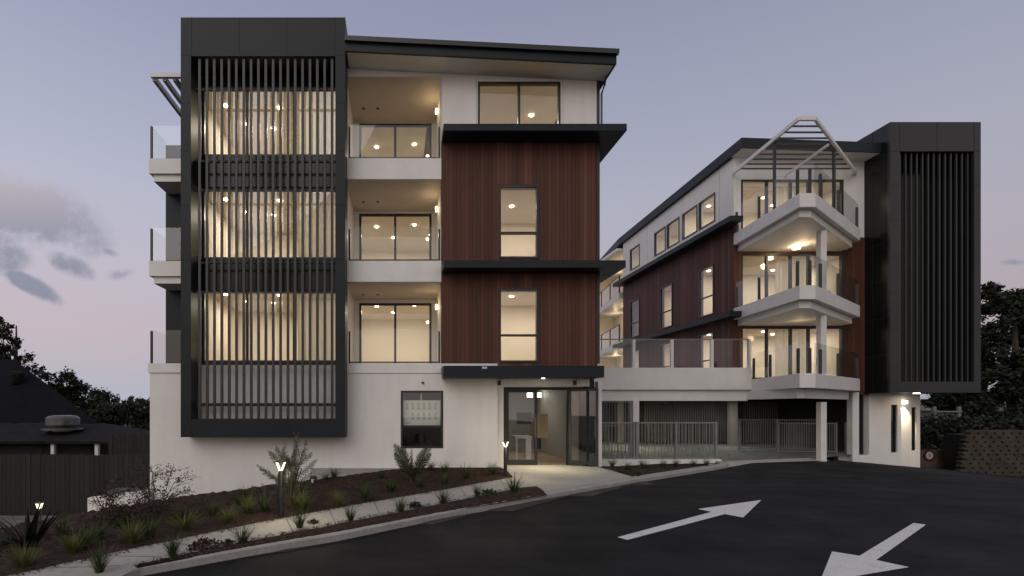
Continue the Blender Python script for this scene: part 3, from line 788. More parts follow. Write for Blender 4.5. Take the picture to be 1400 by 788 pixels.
# balcony ceiling lamp under the top wedge
MB().cyl(14.95, 18.8, G3-.78, G3-.685, .12, 20).build('ceiling_lamp', 'lamp', R)
point('wedge_lamp_light', (14.95, 18.5, G3-.98), 12, r=.12)
point('wedge_fill_low', (14.6, 18.2, G2-1.0), 3, r=.12)  # added fill light below the middle wedge, where no lamp is lit
# pergola over the top wedge
ZP = 10.85
pgr = MB(); pgr.beam((12.96, RYF-.02, ZP), (12.59, 15.72, ZP), .07, .12); pgr.beam((12.59, 15.72, ZP), (13.09, 15.72, ZP), .08, .12); pgr.beam((13.09, 15.72, ZP), (17.75, RYF-.05, ZP), .07, .12)
pgr.beam((14.7, 17.1, ZP-.10), (15.0, RYF-.01, ZP-.10), .06, .08)
per = pgr.build('pergola', 'paint', R)
for k in range(9):
    y = 16.15+k*.36
    t = (y-15.72)/(RYF-.05-15.72); xr = 13.09+(17.75-13.09)*t; tl = (RYF-y)/(RYF-15.72); xl = 12.96+(12.59-12.96)*tl
    MB().box(xl+.05, xr-.07, y-.016, y+.016, ZP-.025, ZP+.025).build('pergola_slat', 'frame', per)
for (x, y) in ((12.80, 17.04), (15.30, 17.57)): MB().box(x-.035, x+.035, y-.035, y+.035, G3, ZP-.05).build('pergola_post', 'frame', per)
# podium
PO = 19.2
MB().box(5.97, 13.549, PO, PO+.22, 2.40, 3.25).build('podium_fascia', 'paint', R, bevel=.006)
MB().box(5.97, RXL, PO+.22, 30, 2.42, 2.78).build('podium_deck', 'plaster', R)
bmz = MB(); bmz.box(5.97, 13.5, PO+.14, PO+.4, 1.97, 2.398)
bmz.build('podium_beam', 'paint', R)
bmz = MB(); bmz.prism([(13.45, PO+.2), (12.95, 16.25), (13.15, 16.2), (13.25, 16.45), (13.9, PO)], 2.02, 2.338); bmz.build('podium_beam', 'paint', R)
bmz = MB(); bmz.prism([(13.16, 16.2), (17.2, 19.1), (17.05, 19.3), (13.26, 16.48)], 2.02, 2.336); bmz.build('podium_beam', 'paint', R)
cpc = MB(); cpc.v = [(5.97, PO+.41, 2.12), (13.4, PO+.41, 2.12), (13.9, PO+.3, 2.12), (18.2, 19.6, 2.12), (18.2, 27, 2.12), (5.97, 27, 2.12)]; cpc.f = [tuple(range(6))]
cpc.build('carpark_ceiling', 'greywall', R)
cpw = MB().wall('Y', 26.2, .2, 5.97, 18.4, -.2, 2.05); cpw.build('carpark_rear_wall', 'gconc', R)
MB().box(18.2, 18.4, RYF+.25, 26.2, -.4, 2.3).build('carpark_side_wall', 'housewall', R)
MB().box(9.02, 9.25, PO+.1, PO+.33, -.3, 1.97).build('column', 'paint', R)
for (x, y) in ((10.9, 24.8), (15.6, 23.4)): MB().box(x-.15, x+.15, y-.15, y+.15, -.1, 2.05).build('carpark_column', 'greywall', R)
tl = MB().box(9.6, 10.9, 21.6, 21.75, 2.06, 2.115).build('carpark_tube_light', 'lampwall', R)
area('carpark_light', (10.2, 21.9, 2.0), .8, 55, (1, .9, .72))
area('carpark_light', (14.5, 22.2, 2.0), .6, 30, (1, .97, .88))
area('carpark_light', (7.6, 22.0, 1.95), .5, 14, (1, .8, .5))
# podium glass rail
s_ = MB().box(5.97, 13.5, PO+.05, PO+.09, 4.33, 4.37).build('podium_rail', 'railm', R)
MB().quad((5.97, PO+.07, 3.27), (13.5, PO+.07, 3.27), (13.5, PO+.07, 4.33), (5.97, PO+.07, 4.33)).build('glass_balustrade', 'bglass', s_)
for x in (7.62, 9.02, 10.5, 12.05, 13.5): MB().box(x-.05, x+.05, PO+.03, PO+.13, 3.251, 4.34).build('rail_post', 'paint', s_)
# rear wing balconies
for z in (G1, G2, G3):
    s_ = MB().prism([(12.9, 29.36), (13.9, 36), (16, 36), (16, 29.36)], z-.36, z-.02).build('rear_balcony', 'paint', R)
    g = MB(); g.quad((12.95, 29.4, z+.05), (13.93, 35.9, z+.05), (13.93, 35.9, z+1.0), (12.95, 29.4, z+1.0)); g.build('glass_balustrade', 'bglass', s_)
    for t in (.02, .33, .66, .98):
        x = 12.95+.98*t; y = 29.4+6.5*t; MB().box(x-.03, x+.03, y-.03, y+.03, z, z+1.02).build('rail_post', 'frame', s_)
    MB().beam((12.95, 29.4, z+1.02), (13.93, 35.9, z+1.02), .04, .04).build('rail', 'frame', s_)
    point('rear_balcony_light', (14.2, 30.6, z+2.1), 16, r=.1)
    point('rear_balcony_light', (14.7, 34.0, z+2.1), 12, r=.1)
    MB().cyl(14.5, 31.5, z+2.28, z+2.38, .12, 14).build('ceiling_lamp', 'lamp', R)
rw = MB(); rw.wall('X', 15.4, .2, 29.3, 36, 2.4, 11.3, [(30.6, 31.4, z, z+2.05) for z in (G1, G2, G3)]+[(33, 34, z, z+2.05) for z in (G1, G2, G3)])
rw.build('rear_wing_wall', 'inner', R)
MB().box(13.9, 16, 36, 36.2, 0, 11.2).build('rear_end_wall', 'inner', R)
MB().box(15.62, 15.7, 29.3, 36, 2.4, 11.3).build('rear_door_backs', 'frame', R)
MB().box(13.2, 15.4, 29.1, 29.3, 2.4, 11.3).build('rear_cross_wall', 'inner', R)
MB().box(12.75, 16, 29.36, 36.1, G3+2.45, G3+2.6).build('rear_awning', 'paint', R)
# ---- dark corner tower
TY = 18.4; sT = F/TY
tx = lambda px: (px-PX)/sT
tz = lambda py: EYE+(PY-py)/sT
TX0, TX1, TZ0, TZ1 = tx(1217), tx(1341), tz(537), tz(167)
o0, o1, oz0, oz1 = tx(1230), tx(1332), tz(522), tz(207)
tw = MB(); tw.wall('Y', TY, .1, TX0, TX1, TZ0, TZ1, [(o0, o1, oz0, oz1)])
tower = tw.build('louvre_tower', 'towerface', R, bevel=.006)
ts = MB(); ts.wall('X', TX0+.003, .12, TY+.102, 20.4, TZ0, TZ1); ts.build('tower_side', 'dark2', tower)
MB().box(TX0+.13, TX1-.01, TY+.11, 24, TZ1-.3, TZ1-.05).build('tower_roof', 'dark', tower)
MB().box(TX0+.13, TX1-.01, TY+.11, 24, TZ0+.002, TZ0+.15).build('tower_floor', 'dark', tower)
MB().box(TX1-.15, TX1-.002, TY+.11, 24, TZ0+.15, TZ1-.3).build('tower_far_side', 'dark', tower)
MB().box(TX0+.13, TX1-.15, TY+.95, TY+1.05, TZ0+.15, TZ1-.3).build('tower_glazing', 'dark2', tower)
sj = MB()
for py in (207, 254, 302, 350, 400, 450, 500):
    z = tz(py); sj.box(TX0+.006, o0-.003, TY-.003, TY-.0005, z-.008, z+.008); sj.box(o1+.003, TX1-.006, TY-.003, TY-.0005, z-.008, z+.008)
for px in (1230, 1281, 1332): sj.box(tx(px)-.007, tx(px)+.007, TY-.003, TY-.0005, oz1+.01, TZ1-.006)
sj.build('panel_joints', 'seam', tower)
sj = MB()
for z in [TZ0+1.4*k for k in range(1, 7)]: sj.box(TX0+.0005, TX0+.0025, TY+.12, 20.3, z-.008, z+.008)
for y in (19.1,): sj.box(TX0+.0005, TX0+.0025, y-.008, y+.008, TZ0, TZ1)
sj.build('side_joints', 'seam', tower)
for k in range(13):
    x = o0+.12+(o1-o0-.24)*k/12
    MB().box(x-.025, x+.025, TY+.10, TY+.16, oz0, oz1).build('louvre_fin', 'fin', tower)
for py in (): MB().box(o0, o1, TY+.20, TY+.26, tz(py)-.03, tz(py)+.03).build('louvre_rail', 'fin', tower)
# white ground-floor walls under the tower
MB().wall('Y', RYF, .25, 18.3, 19.55, -1.2, TZ0+.0, [(19.15, 19.40, -.05, 1.82)]).build('ground_wall', 'plaster', R)
MB().wall('Y', RYF+.32, .25, 19.3, 20.62, -1.4, TZ0+.0, [(20.28, 20.48, .0, 1.72)]).build('ground_wall', 'plaster', R)
for a, b, p_, z0, z1 in ((19.15, 19.40, RYF, -.05, 1.82), (20.28, 20.48, RYF+.32, .0, 1.72)):
    window(R, 'Y', p_, a, b, z0, z1, fw=.03, depth=.08, set_in=.06, name='slot_window', gmat='dglass', trans=(z0+.5,))
    MB().box(a-.1, b+.1, p_+.2, p_+.24, z0-.1, z1+.1).build('dark_lining', 'seam', R)
MB().box(17.0, 18.3, RYF-.1, RYF+.1, -.8, -.14).build('upstand', 'paint', R)
MB().cyl(19.95, RYF+.22, 1.86, 1.98, .06, 14).build('wall_lamp', 'lampw', R)
lw = area('wall_washer', (19.95, RYF+.2, 1.82), .05, 9, (1, .84, .55), rot=(radians(12), 0, 0), spread=radians(75))
MB().cyl(19.6, 18.9, TZ0-.03, TZ0+.001, .1, 14).build('soffit_light', 'lampw', R)
area('tower_soffit_light', (19.6, 18.9, TZ0-.06), .1, 4, (1, .84, .55))
MB().box(18.3, 20.6, RYF+.6, 25, -1.4, TZ0-.01).build('ground_core', 'housewall', R)

# ================================================================== railings, gates
def railing(x0, x1, y, z0, z1, step, label, posts, name='railing', mat='railm', kerb=True, grp='steel bar railings around the car park', hz=None):
    T = thing(name, label, 'railing', ((x0+x1)/2, y, z0), grp)
    for za, zb in [(z1-.04, z1), (z0+.06, z0+.10)] + ([(hz-.02, hz+.02)] if hz else []):
        MB().box(x0, x1, y-.02, y+.02, za, zb).build('rail', mat, T)
    m = MB(); n = int((x1-x0)/step)
    for k in range(1, n): x = x0+(x1-x0)*k/n; m.box(x-.009, x+.009, y-.009, y+.009, z0+.1, z1-.04)
    m.build('bars', mat, T)
    for x in posts: MB().box(x-.03, x+.03, y-.032, y+.032, z0-.05, z1+.01).build('post', mat, T)
    return T
railing(6.33, 7.62, 16.2, -.02, 1.24, .105, 'grey steel bar railing beside the open glass door', [6.36, 7.59])
railing(7.64, 8.92, 16.2, -.02, 1.24, .105, 'grey steel bar railing in front of the white podium column', [7.68])
railing(8.94, 10.28, 16.2, -.02, 1.24, .105, 'grey steel bar railing ending at the car park entrance', [8.96, 10.26])
rt = MB(); rt.box(6.2, 10.4, 16.12, 16.38, -.4, .035); tag(rt.build('retaining_kerb', 'plaster'), 'low white upstand under the grey railings', 'low wall')
railing(7.4, 8.98, PO+.2, -.1, 1.95, .1, 'tall grey bar gate behind the railing under the podium', [7.43, 8.95], name='gate', hz=1.0, grp=None)
railing(14.0, 17.3, 20.6, -.08, 1.22, .1, 'dull steel bar railing deep in the car park behind the front column', [14.02, 15.6, 17.28])
railing(14.95, 17.3, 19.75, -.12, 1.10, .09, 'steel bar railing between the two white car park columns', [14.97, 17.28])
railing(17.65, 18.25, 19.75, -.14, 1.12, .09, 'short steel bar railing right of the rear white column', [17.67, 18.23])
scn = thing('slatted_screen', 'tall dark slatted screen at the back of the car park', 'screen', (13.8, 24, 0))
m = MB()
for k in range(60): x = 11.8+k*.11; m.box(x-.02, x+.02, 24, 24.05, .02, 2.0)
m.build('slats', 'gconc', scn)
MB().box(11.7, 18.3, 24.06, 24.10, .9, 1.0).build('rail', 'gconc', scn)

# ================================================================== bollards
def bollard(x, y, z, label, h=.92):
    T = thing('bollard_light', label, 'bollard light', (x, y, z), 'black bollard lights along the footpath')
    m = MB(); m.cyl(x, y, z, z+h-.17, .045, 18); m.build('post', 'black', T, smooth=False)
    MB().cyl(x, y, z, z+.02, .10, 20).build('base_plate', 'black', T)
    MB().cyl(x, y, z+h-.03, z+h-.015, .085, 20).build('cap', 'black', T)
    MB().cyl(x, y, z+h-.17, z+h-.03, .012, 8).build('stem', 'black', T)
    m = MB(); zb = z+h-.165; zt = z+h-.032
    for sgn in (-1, 1):
        for sy in (0,):
            i = len(m.v)
            a = [(x+sgn*.001, zb), (x+sgn*.026, zb), (x+sgn*.076, zt), (x+sgn*.054, zt)]
            i = len(m.v)
            for yy in (y-.035, y+.035): m.v += [(p[0], yy, p[1]) for p in a]
            m.f += [(i, i+1, i+2, i+3), (i+7, i+6, i+5, i+4)] + [(i+k, i+4+k, i+4+(k+1) % 4, i+(k+1) % 4) for k in range(4)]
    m.build('lamp', 'bol', T)
    point('bollard_glow', (x+.25, y-.42, z+h-.2), 11.0, (1, .85, .55), .04)
    point('bollard_glow', (x-.25, y+.3, z+h-.2), 3.5, (1, .85, .55), .04)
def chips():
    rnd = random.Random(77); m = MB()
    def spill(P, n, side, wd):
        for _ in range(n):
            i = rnd.randrange(len(P)-1); t = rnd.random(); o = abs(rnd.gauss(0, wd))*side
            a, b = P[i], P[i+1]; L = math.dist(a, b); x = a[0]+(b[0]-a[0])*t-(b[1]-a[1])/L*o; y = a[1]+(b[1]-a[1])*t+(b[0]-a[0])/L*o
            q = rnd.uniform(0, 3.14); l_ = rnd.uniform(.008, .022); w_ = l_*.35; z = -.017+rnd.uniform(0, .006)
            c, s_ = cos(q), sin(q)
            m.v += [(x+c*l_-s_*w_, y+s_*l_+c*w_, z+.004), (x-c*l_-s_*w_, y-s_*l_+c*w_, z), (x-c*l_+s_*w_, y-s_*l_-c*w_, z+.002), (x+c*l_+s_*w_, y+s_*l_-c*w_, z+.006)]
            k = len(m.v)-4; m.f.append((k, k+1, k+2, k+3))
    spill(PU[1:], 900, -1, .07); spill(PL[1:], 1100, 1, .08); spill(KI[3:7], 500, -1, .05)
    tag(m.build('mulch_chips', 'mulch', origin=(0, 0, 0)), kind='stuff')
chips()
x, y, z = gbed(384, 707.5); bollard(x, y, z, 'black bollard light on the footpath edge in front of the grey leafy shrub')
x, y, z = gbed(691, 652); bollard(x, y, z, 'black bollard light beside the entrance door frame')
bollard(-8.72, 12.0, -1.5, 'black bollard light low on the left behind the flax', .95)

# ================================================================== plants
def blade(m, x, y, z, az, L, lean, w, segs=4, curl=1.0):
    pts = []; px_, pz_ = 0, 0; a = lean
    for k in range(segs+1):
        pts.append((px_, pz_)); a2 = lean + (curl*(k+1)/segs)
        px_ += L/segs*sin(a2); pz_ += L/segs*cos(a2)
    ca, sa = cos(az), sin(az); base = len(m.v)
    for k, (r, h) in enumerate(pts):
        ww = w*(1-(k/segs)**1.5)*.5+.0008
        m.v += [(x+ca*r-sa*ww, y+sa*r+ca*ww, z+h), (x+ca*r+sa*ww, y+sa*r-ca*ww, z+h)]
    for k in range(segs): i = base+2*k; m.f.append((i, i+1, i+3, i+2))
def tuft_mesh(seed, n=70, L=.42, w=.0065, spread=.5):
    rnd = random.Random(seed); m = MB()
    for _ in range(n):
        a = rnd.uniform(0, 2*pi); r = rnd.uniform(0, .05)
        blade(m, r*cos(a), r*sin(a), 0, a+rnd.uniform(-.4, .4), L*rnd.uniform(.55, 1.1), rnd.uniform(0, spread), w, 4, rnd.uniform(.1, .9))
    return m
protos = {}
def grass_tuft(px, py, hpx, kind, label, h=bed_h, seed=0):
    x, y, z = gbed(px, py, h); H = hpx*y/F
    key = (kind, seed % 4)
    if key not in protos:
        mesh_ = tuft_mesh(seed+17, n={'grassy': 170}.get(kind, 140), L=.40, spread=.75 if kind == 'grassy' else .5)
        o = mesh_.build('grass_tuft', kind, origin=(0, 0, 0)); protos[key] = o
        first = True
    else:
        o = protos[key].copy(); COL.objects.link(o)
    k = H/.40*1.1
    o.location = (x, y, z+.01); o.rotation_euler = (0, 0, random.uniform(0, 6.28)); o.scale = (k*random.uniform(.9, 1.15), k*random.uniform(.9, 1.15), k)
    return tag(o, label, 'grass tuft', 'tussock grasses in the mulch beds')
TUFTS = [
 (491, 647, 16, 'grass', 'dark grass tuft at the peak of the mulch bank against the wall'),
 (445, 659, 14, 'grass', 'small tuft by the black garden spotlight near the wall'),
 (457, 656, 17, 'grass', 'tuft by the wall between garden spotlight and bank peak'),
 (462, 694, 24, 'grassy', 'bright yellow-green tuft halfway along the big bed near the path edge'),
 (414, 699, 30, 'grassy', 'bright yellow-green tuft just right of the middle bollard'),
 (336, 683, 18, 'grass', 'tuft against the white wall left of the grey leafy shrub'),
 (339, 704, 28, 'grassy', 'yellow-green tuft on the path side below the screen, left of the middle bollard'),
 (362, 702, 26, 'grass', 'green tuft immediately left of the middle bollard base'),
 (499, 686, 26, 'grass', 'green tuft left of the small palm near the path'),
 (534, 674, 20, 'grass', 'green tuft just left of the palm base'),
 (521, 657, 15, 'grass', 'small dark tuft behind and left of the palm'),
 (573, 668, 18, 'grass', 'green tuft just right of the palm base'),
 (589, 646, 16, 'grass', 'grey-green tuft behind the palm beside the plinth'),
 (608, 648, 17, 'grass', 'tuft at the plinth below the right edge of the ground floor window'),
 (608, 664, 18, 'grass', 'tuft mid bed right of the palm'),
 (637, 657, 22, 'grass', 'tall tuft mid bed between palm and entrance bollard'),
 (674, 652, 20, 'grass', 'tuft immediately left of the entrance bollard'),
 (291, 708, 26, 'grass', 'dark tuft against the white wall below the screen corner'),
 (312, 717, 26, 'grassy', 'bright tuft at the path edge below the screen, right of the darker one'),
 (326, 693, 20, 'grass', 'dark tuft near the wall under the screen'),
 (252, 728, 32, 'grassy', 'bright tall tuft near the path below the building corner'),
 (245, 714, 24, 'grass', 'dark tuft behind the bright one below the building corner'),
 (180, 744, 36, 'grassy', 'bright yellow-green tuft in front of the reddish twiggy shrub'),
 (205, 738, 32, 'grass', 'green tuft right of the bright one by the twiggy shrub'),
 (100, 758, 34, 'grassy', 'yellow-green tuft in the lower left bed right of the flax'),
 (135, 741, 30, 'grass', 'green tuft between the flax and the twiggy shrub'),
 (32, 777, 34, 'grassy', 'yellow-green tuft in front of the flax at the left corner'),
 (85, 736, 28, 'grass', 'tuft right behind the flax on the lower slope'),
 (118, 752, 34, 'grass', 'green tuft near the path edge in the left corner bed'),
 (10, 750, 26, 'grass', 'tuft at the left picture edge behind the flax'),
 (160, 725, 22, 'grass', 'tuft under the left side of the twiggy shrub'),
 (136, 785, 40, 'grass', 'spiky tuft standing alone at the footpath edge, nearest the viewer'),
 (236, 763, 34, 'grass', 'upright tuft in the narrow verge start beside the kerb'),
 (331, 747, 32, 'grass', 'wispy tuft in the narrow verge right of the low brown mound'),
 (410, 723, 26, 'grass', 'tuft in the verge below the middle bollard'),
 (479, 714, 24, 'grass', 'dense tuft in the verge right of the middle bollard'),
 (548, 703, 24, 'grass', 'tuft in the verge next to a small dark leafy plant'),
 (606, 691, 24, 'grass', 'tuft in the verge midway to the entrance'),
 (652, 680, 18, 'grass', 'tuft in the verge left of the low green shrub near the entrance'),
 (703, 675, 26, 'grass', 'tuft at the verge end nearest the entrance slab'),
 (837, 639, 12, 'grass', 'leftmost tuft under the grey railing'),
 (858, 645, 14, 'grass', 'tuft in the railing bed near its kerb corner'),
 (880, 643, 15, 'grass', 'tuft under the railing by the podium column'),
 (872, 652, 13, 'grass', 'tuft at the pointed front of the railing bed'),
 (907, 641, 13, 'grass', 'tuft under the middle railing panel'),
 (924, 640, 13, 'grass', 'tuft by the middle railing post'),
 (948, 639, 11, 'grass', 'tuft under the last railing panel'),
 (966, 638, 11, 'grass', 'last tuft of the railing bed beside the car park entrance'),
]
for i, (px, py, hp, kd, lb) in enumerate(TUFTS): grass_tuft(px, py, hp, kd, lb, seed=i)

def frond(m, base, az, L, lean, curl, leaflet, n=26, w=.012, droop=.5, roll=0., rv=1.2):
    w = w*.5
    """pinnate frond: rachis + leaflets"""
    pts = []; x, y, z = base; a = lean
    for k in range(n+1):
        pts.append((x, y, z)); a = lean+curl*(k/n)**1.3
        x += cos(az)*sin(a)*L/n; y += sin(az)*sin(a)*L/n; z += cos(a)*L/n
    m.tube(pts[::3], [.009*(1-.8*i/(len(pts[::3])-1)) for i in range(len(pts[::3]))], 5)
    for k in range(int(n*.18), n):
        P = pts[k]; Q = pts[k+1]; t = k/n; d = [Q[i]-P[i] for i in range(3)]; ln = sqrt(sum(q*q for q in d)); d = [q/ln for q in d]
        ll = leaflet*rnd.uniform(.75, 1.1)*sin(pi*min(1, .12+t*.95))**.6
        for sgn in (-1, 1):
            s0 = (-sin(az)*sgn, cos(az)*sgn, 0); nn = (d[1]*s0[2]-d[2]*s0[1], d[2]*s0[0]-d[0]*s0[2], d[0]*s0[1]-d[1]*s0[0])
            rr_ = roll+rnd.uniform(-rv, rv); sd = tuple(cos(rr_)*s0[i]+sin(rr_)*nn[i] for i in range(3))
            tip = tuple(P[i]+ll*(d[i]*.75+sd[i]*.65)+(0, 0, -droop*ll*.3)[i] for i in range(3))
            b2 = tuple(P[i]+d[i]*w for i in range(3))
            mid = tuple((P[i]+tip[i])/2+d[i]*w*1.1 for i in range(3))
            lo_ = tuple((P[i]+tip[i])/2-d[i]*w*.3 for i in range(3)); i0 = len(m.v); m.v += [P, lo_, tip, mid, b2]; m.f.append((i0, i0+1, i0+2, i0+3, i0+4))
# small palm
x, y, z = gbed(563, 661)
m = MB(); rnd = random.Random(3)
for (az, L, le, cu) in ((pi*.95, .85, .38, .15), (pi*1.05, .8, .25, .3), (pi*.85, .75, .15, .35), (.1, .85, .35, .35), (-.15, .78, .22, .45), (.3, .7, .5, .3), (pi*.5, .7, .2, .4), (-pi*.5, .6, .35, .4), (pi*1.1, .7, .5, .1)):
    frond(m, (x, y, z+.02), az, L*1.25, le, cu, .20, 40, .030, .5, pi/2, .55)
pl_ = thing('palm', 'small V-shaped palm below the ground floor window', 'palm', (x, y, z))
for k in range(40): blade(m, x, y, z, rnd.uniform(0, 6.28), rnd.uniform(.25, .6), rnd.uniform(.05, .5), .02, 4, .4)
m.build('fronds', 'palm', pl_)
MB().cyl(x, y, z-.03, z+.14, .035, 8).build('trunk', 'bark', pl_)
# grey leafy shrub (young tree fern like)
x, y, z = gbed(396, 694)
T = thing('shrub', 'tall grey-green feathery shrub behind the middle bollard against the white wall', 'shrub', (x, y, z))
m = MB(); st = MB(); rnd = random.Random(5)
for k in range(34):
    az = rnd.uniform(0, 2*pi) if k > 7 else (0 if k % 2 else pi)+rnd.uniform(-.5, .5)
    hb = rnd.uniform(.15, .85); le = rnd.uniform(.35, 1.15)
    dx = rnd.uniform(-.22, .22); dy = rnd.uniform(-.1, .1)
    st.tube([(x, y, z), (x+dx*.5, y+dy*.5, z+hb*.5), (x+dx, y+dy, z+hb)], [.014, .011, .008], 5)
    frond(m, (x+dx, y+dy, z+hb), az, rnd.uniform(.4, .68), le, rnd.uniform(-.5, .5), .12, 22, .024, .2, 1.2, .8)
m.build('foliage', 'greyleaf', T); st.build('stem', 'bark', T)
x, y, z = gbed(366, 690)
T = thing('shrub', 'low feathery seedling at the left foot of the grey-green shrub', 'shrub', (x, y, z))
m = MB()
for k in range(6): frond(m, (x, y, z), k*1.1, .5, .5, .5, .10, 16, .022)
m.build('foliage', 'greyleaf', T)
# flax
def flax(px, py, n, L, w, label, seed, zoff=0):
    x, y, z = gbed(px, py); rnd = random.Random(seed); m = MB()
    for k in range(n):
        a = rnd.choice((0, pi))+rnd.uniform(-.9, .9)
        blade(m, x+rnd.uniform(-.06, .06), y+rnd.uniform(-.05, .05), z, a, L*rnd.uniform(.5, 1), rnd.uniform(.05, .75), w, 6, rnd.uniform(.1, .9))
    return tag(m.build('flax', 'flax'), label, 'flax')
flax(38, 752, 20, .80, .075, 'large dark strap-leaved flax in the lower left corner', 4)
# twiggy reddish shrubs
def twiggy(px, py, H, W, label, seed):
    x, y, z = gbed(px, py); rnd = random.Random(seed)
    T = thing('shrub', label, 'shrub', (x, y, z), 'bare reddish twiggy shrubs'); st = MB(); lf = MB()
    def grow(p, az, le, L, r, d):
        n = 5; pts = [p]
        for k in range(n):
            az += rnd.uniform(-.35, .35); le += rnd.uniform(-.2, .22)
            p = (p[0]+L/n*sin(le)*cos(az), p[1]+L/n*sin(le)*sin(az), p[2]+L/n*cos(le)); pts.append(p)
        st.tube(pts, [r*(1-.6*k/n) for k in range(n+1)], 4, cap=False)
        for q in pts[1:]:
            for _ in range(1 if d < 2 else 3):
                c = [q[i]+rnd.uniform(-.05, .05) for i in range(3)]; s = rnd.uniform(.012, .026)
                a1 = [rnd.uniform(-1, 1)*s for _ in range(3)]; a2 = [rnd.uniform(-1, 1)*s for _ in range(3)]
                lf.quad(tuple(c), tuple(c[i]+a1[i] for i in range(3)), tuple(c[i]+a1[i]+a2[i] for i in range(3)), tuple(c[i]+a2[i] for i in range(3)))
        if d < 2:
            for _ in range(4):
                grow(rnd.choice(pts[1:]), az+rnd.uniform(-1.4, 1.4), min(1.5, le+rnd.uniform(.1, .7)), L*rnd.uniform(.45, .7), r*.6, d+1)
    for k in range(6): grow((x, y, z), rnd.uniform(0, 2*pi), rnd.uniform(.1, .6)*W, H*rnd.uniform(.6, .9), .011, 0)
    st.build('twigs', 'bark', T); lf.build('foliage', 'redleaf', T)
twiggy(212, 712, .80, 1.1, 'reddish twiggy shrub at the white building corner', 11)
twiggy(150, 720, .55, 1.5, 'reddish twiggy shrub in front of the low white wall', 12)
twiggy(182, 718, .42, 1.5, 'lower reddish twiggy shrub between the two taller ones', 13)
def lowshrub(px, py, r, mat, label, seed, flat=.6):
    x, y, z = gbed(px, py); rnd = random.Random(seed); m = MB()
    for _ in range(260):
        a = rnd.uniform(0, 2*pi); b = rnd.uniform(0, pi/2); q = r*rnd.uniform(.5, 1.05)
        c = (x+q*cos(a)*cos(b), y+q*sin(a)*cos(b), z+q*sin(b)*flat+.01); s = r*.16
        a1 = [rnd.uniform(-1, 1)*s for _ in range(3)]; a2 = [rnd.uniform(-1, 1)*s for _ in range(3)]
        m.quad(c, tuple(c[i]+a1[i] for i in range(3)), tuple(c[i]+a1[i]+a2[i] for i in range(3)), tuple(c[i]+a2[i] for i in range(3)))
    return tag(m.build('shrub', mat), label, 'shrub')
lowshrub(428, 717, .10, 'flax', 'tiny dark leafy plant in the verge below the middle bollard', 21)
lowshrub(567, 695, .15, 'flax', 'small dark leafy plant in the middle of the verge', 22)
lowshrub(668, 680, .22, 'grass', 'low green shrub near the entrance end of the verge', 23)
lowshrub(279, 752, .22, 'redleaf', 'low brown mound plant near the start of the verge', 24, .45)
lowshrub(312, 746, .10, 'flax', 'tiny dark plant beside the brown mound', 25)
# garden spotlight
x, y, z = gbed(427, 664)
T = thing('garden_spotlight', 'small black and white garden spotlight by the wall', 'spotlight', (x, y, z))
MB().tube([(x, y, z), (x, y, z+.14)], .02, 8).build('stake', 'paint', T)
MB().tube([(x-.07, y, z+.10), (x-.04, y, z+.18), (x+.05, y, z+.19), (x+.10, y, z+.15)], .04, 10).build('head', 'black', T)

# ================================================================== left neighbour
lw_ = MB(); lw_.prism([(-8.95, 14.2), (-7.31, 14.2), (-7.31, 14.42), (-8.95, 14.42)], -2.0, lambda x, y: -.86+.12*(x+8.95))
tag(lw_.build('low_wall', 'plaster', bevel=.01), 'low white retaining wall running left from the building corner', 'low wall')
cs = MB(); cs.prism([(-8.6, 14.43), (-7.31, 14.43), (-7.31, 15.15), (-8.6, 15.15)], -1.8, -.72)
tag(cs.build('concrete_block', 'gconc'), 'grey concrete block behind the low white wall', 'concrete block')
def fence(x0, x1, y, z0, z1, label, grp='dark timber fences on the left'):
    T = thing('paling_fence', label, 'fence', ((x0+x1)/2, y, z0), grp)
    m = MB(); n = int((x1-x0)/.15); rnd = random.Random(int(x0*10))
    for k in range(n):
        a = x0+k*.15; m.box(a+.004, a+.146, y+rnd.uniform(-.006, .006), y+.022, z0, z1+rnd.uniform(-.02, .02))
    m.build('palings', 'paling', T)
    MB().box(x0, x1, y+.025, y+.07, z1-.35, z1-.27).build('rail', 'paling', T)
    return T
fence(-22, -7.32, 15.25, -2.2, .27, 'dark weathered paling fence in front of the neighbouring house')
fence(-10.7, -8.4, 18.2, -2.2, .72, 'taller dark paling fence behind, touching the white corner')
H = thing('house', 'dark low neighbouring house with hipped roof behind the paling fence', 'house', (-20, 25, -2.2))
hr = MB(); hr.v = [(-14.6, 24, .95), (-22.6, 36, .95), (-40, 36, .95), (-40, 24, .95), (-23, 29.6, 4.55), (-40, 29.6, 4.55)]
hr.f = [(0, 1, 4), (1, 2, 5, 4), (3, 0, 4, 5), (0, 3, 2, 1)]
hro = hr.build('roof', 'roofdark', H)
lr = MB(); lr.v = [(-40, 24.05, .94), (-14.3, 24.05, .94), (-11.3, 23.5, .55), (-10.9, 20.9, .28), (-40, 20.9, .33), (-40, 20.9, .21), (-10.9, 20.9, .17), (-11.3, 23.5, .43), (-14.3, 24.05, .8), (-40, 24.05, .8)]
lr.f = [(4, 3, 2, 1, 0), (5, 6, 3, 4)[::1], (6, 7, 2, 3), (9, 8, 7, 6, 5), (7, 8, 1, 2)]
lro = lr.build('lower_roof', 'roofgrey', H)
MB().box(-40, -13.2, 21.4, 23.9, -2.2, .22).build('wall', 'housewall', H)
for px in (73, 133): 
    x = (px-PX)*21.1/F; MB().box(x-.07, x+.07, 21.03, 21.17, -2.2, .2).build('verandah_post', 'paint', H)
MB().box(-16.9, -15.4, 21.37, 21.398, -.6, .12).build('window', 'seam', H)
MB().box(-13.4+.1, -13.25+.1, 21.37, 21.6, -2.2, .1).build('downpipe', 'roofgrey', H)
x = (86-PX)*22.4/F
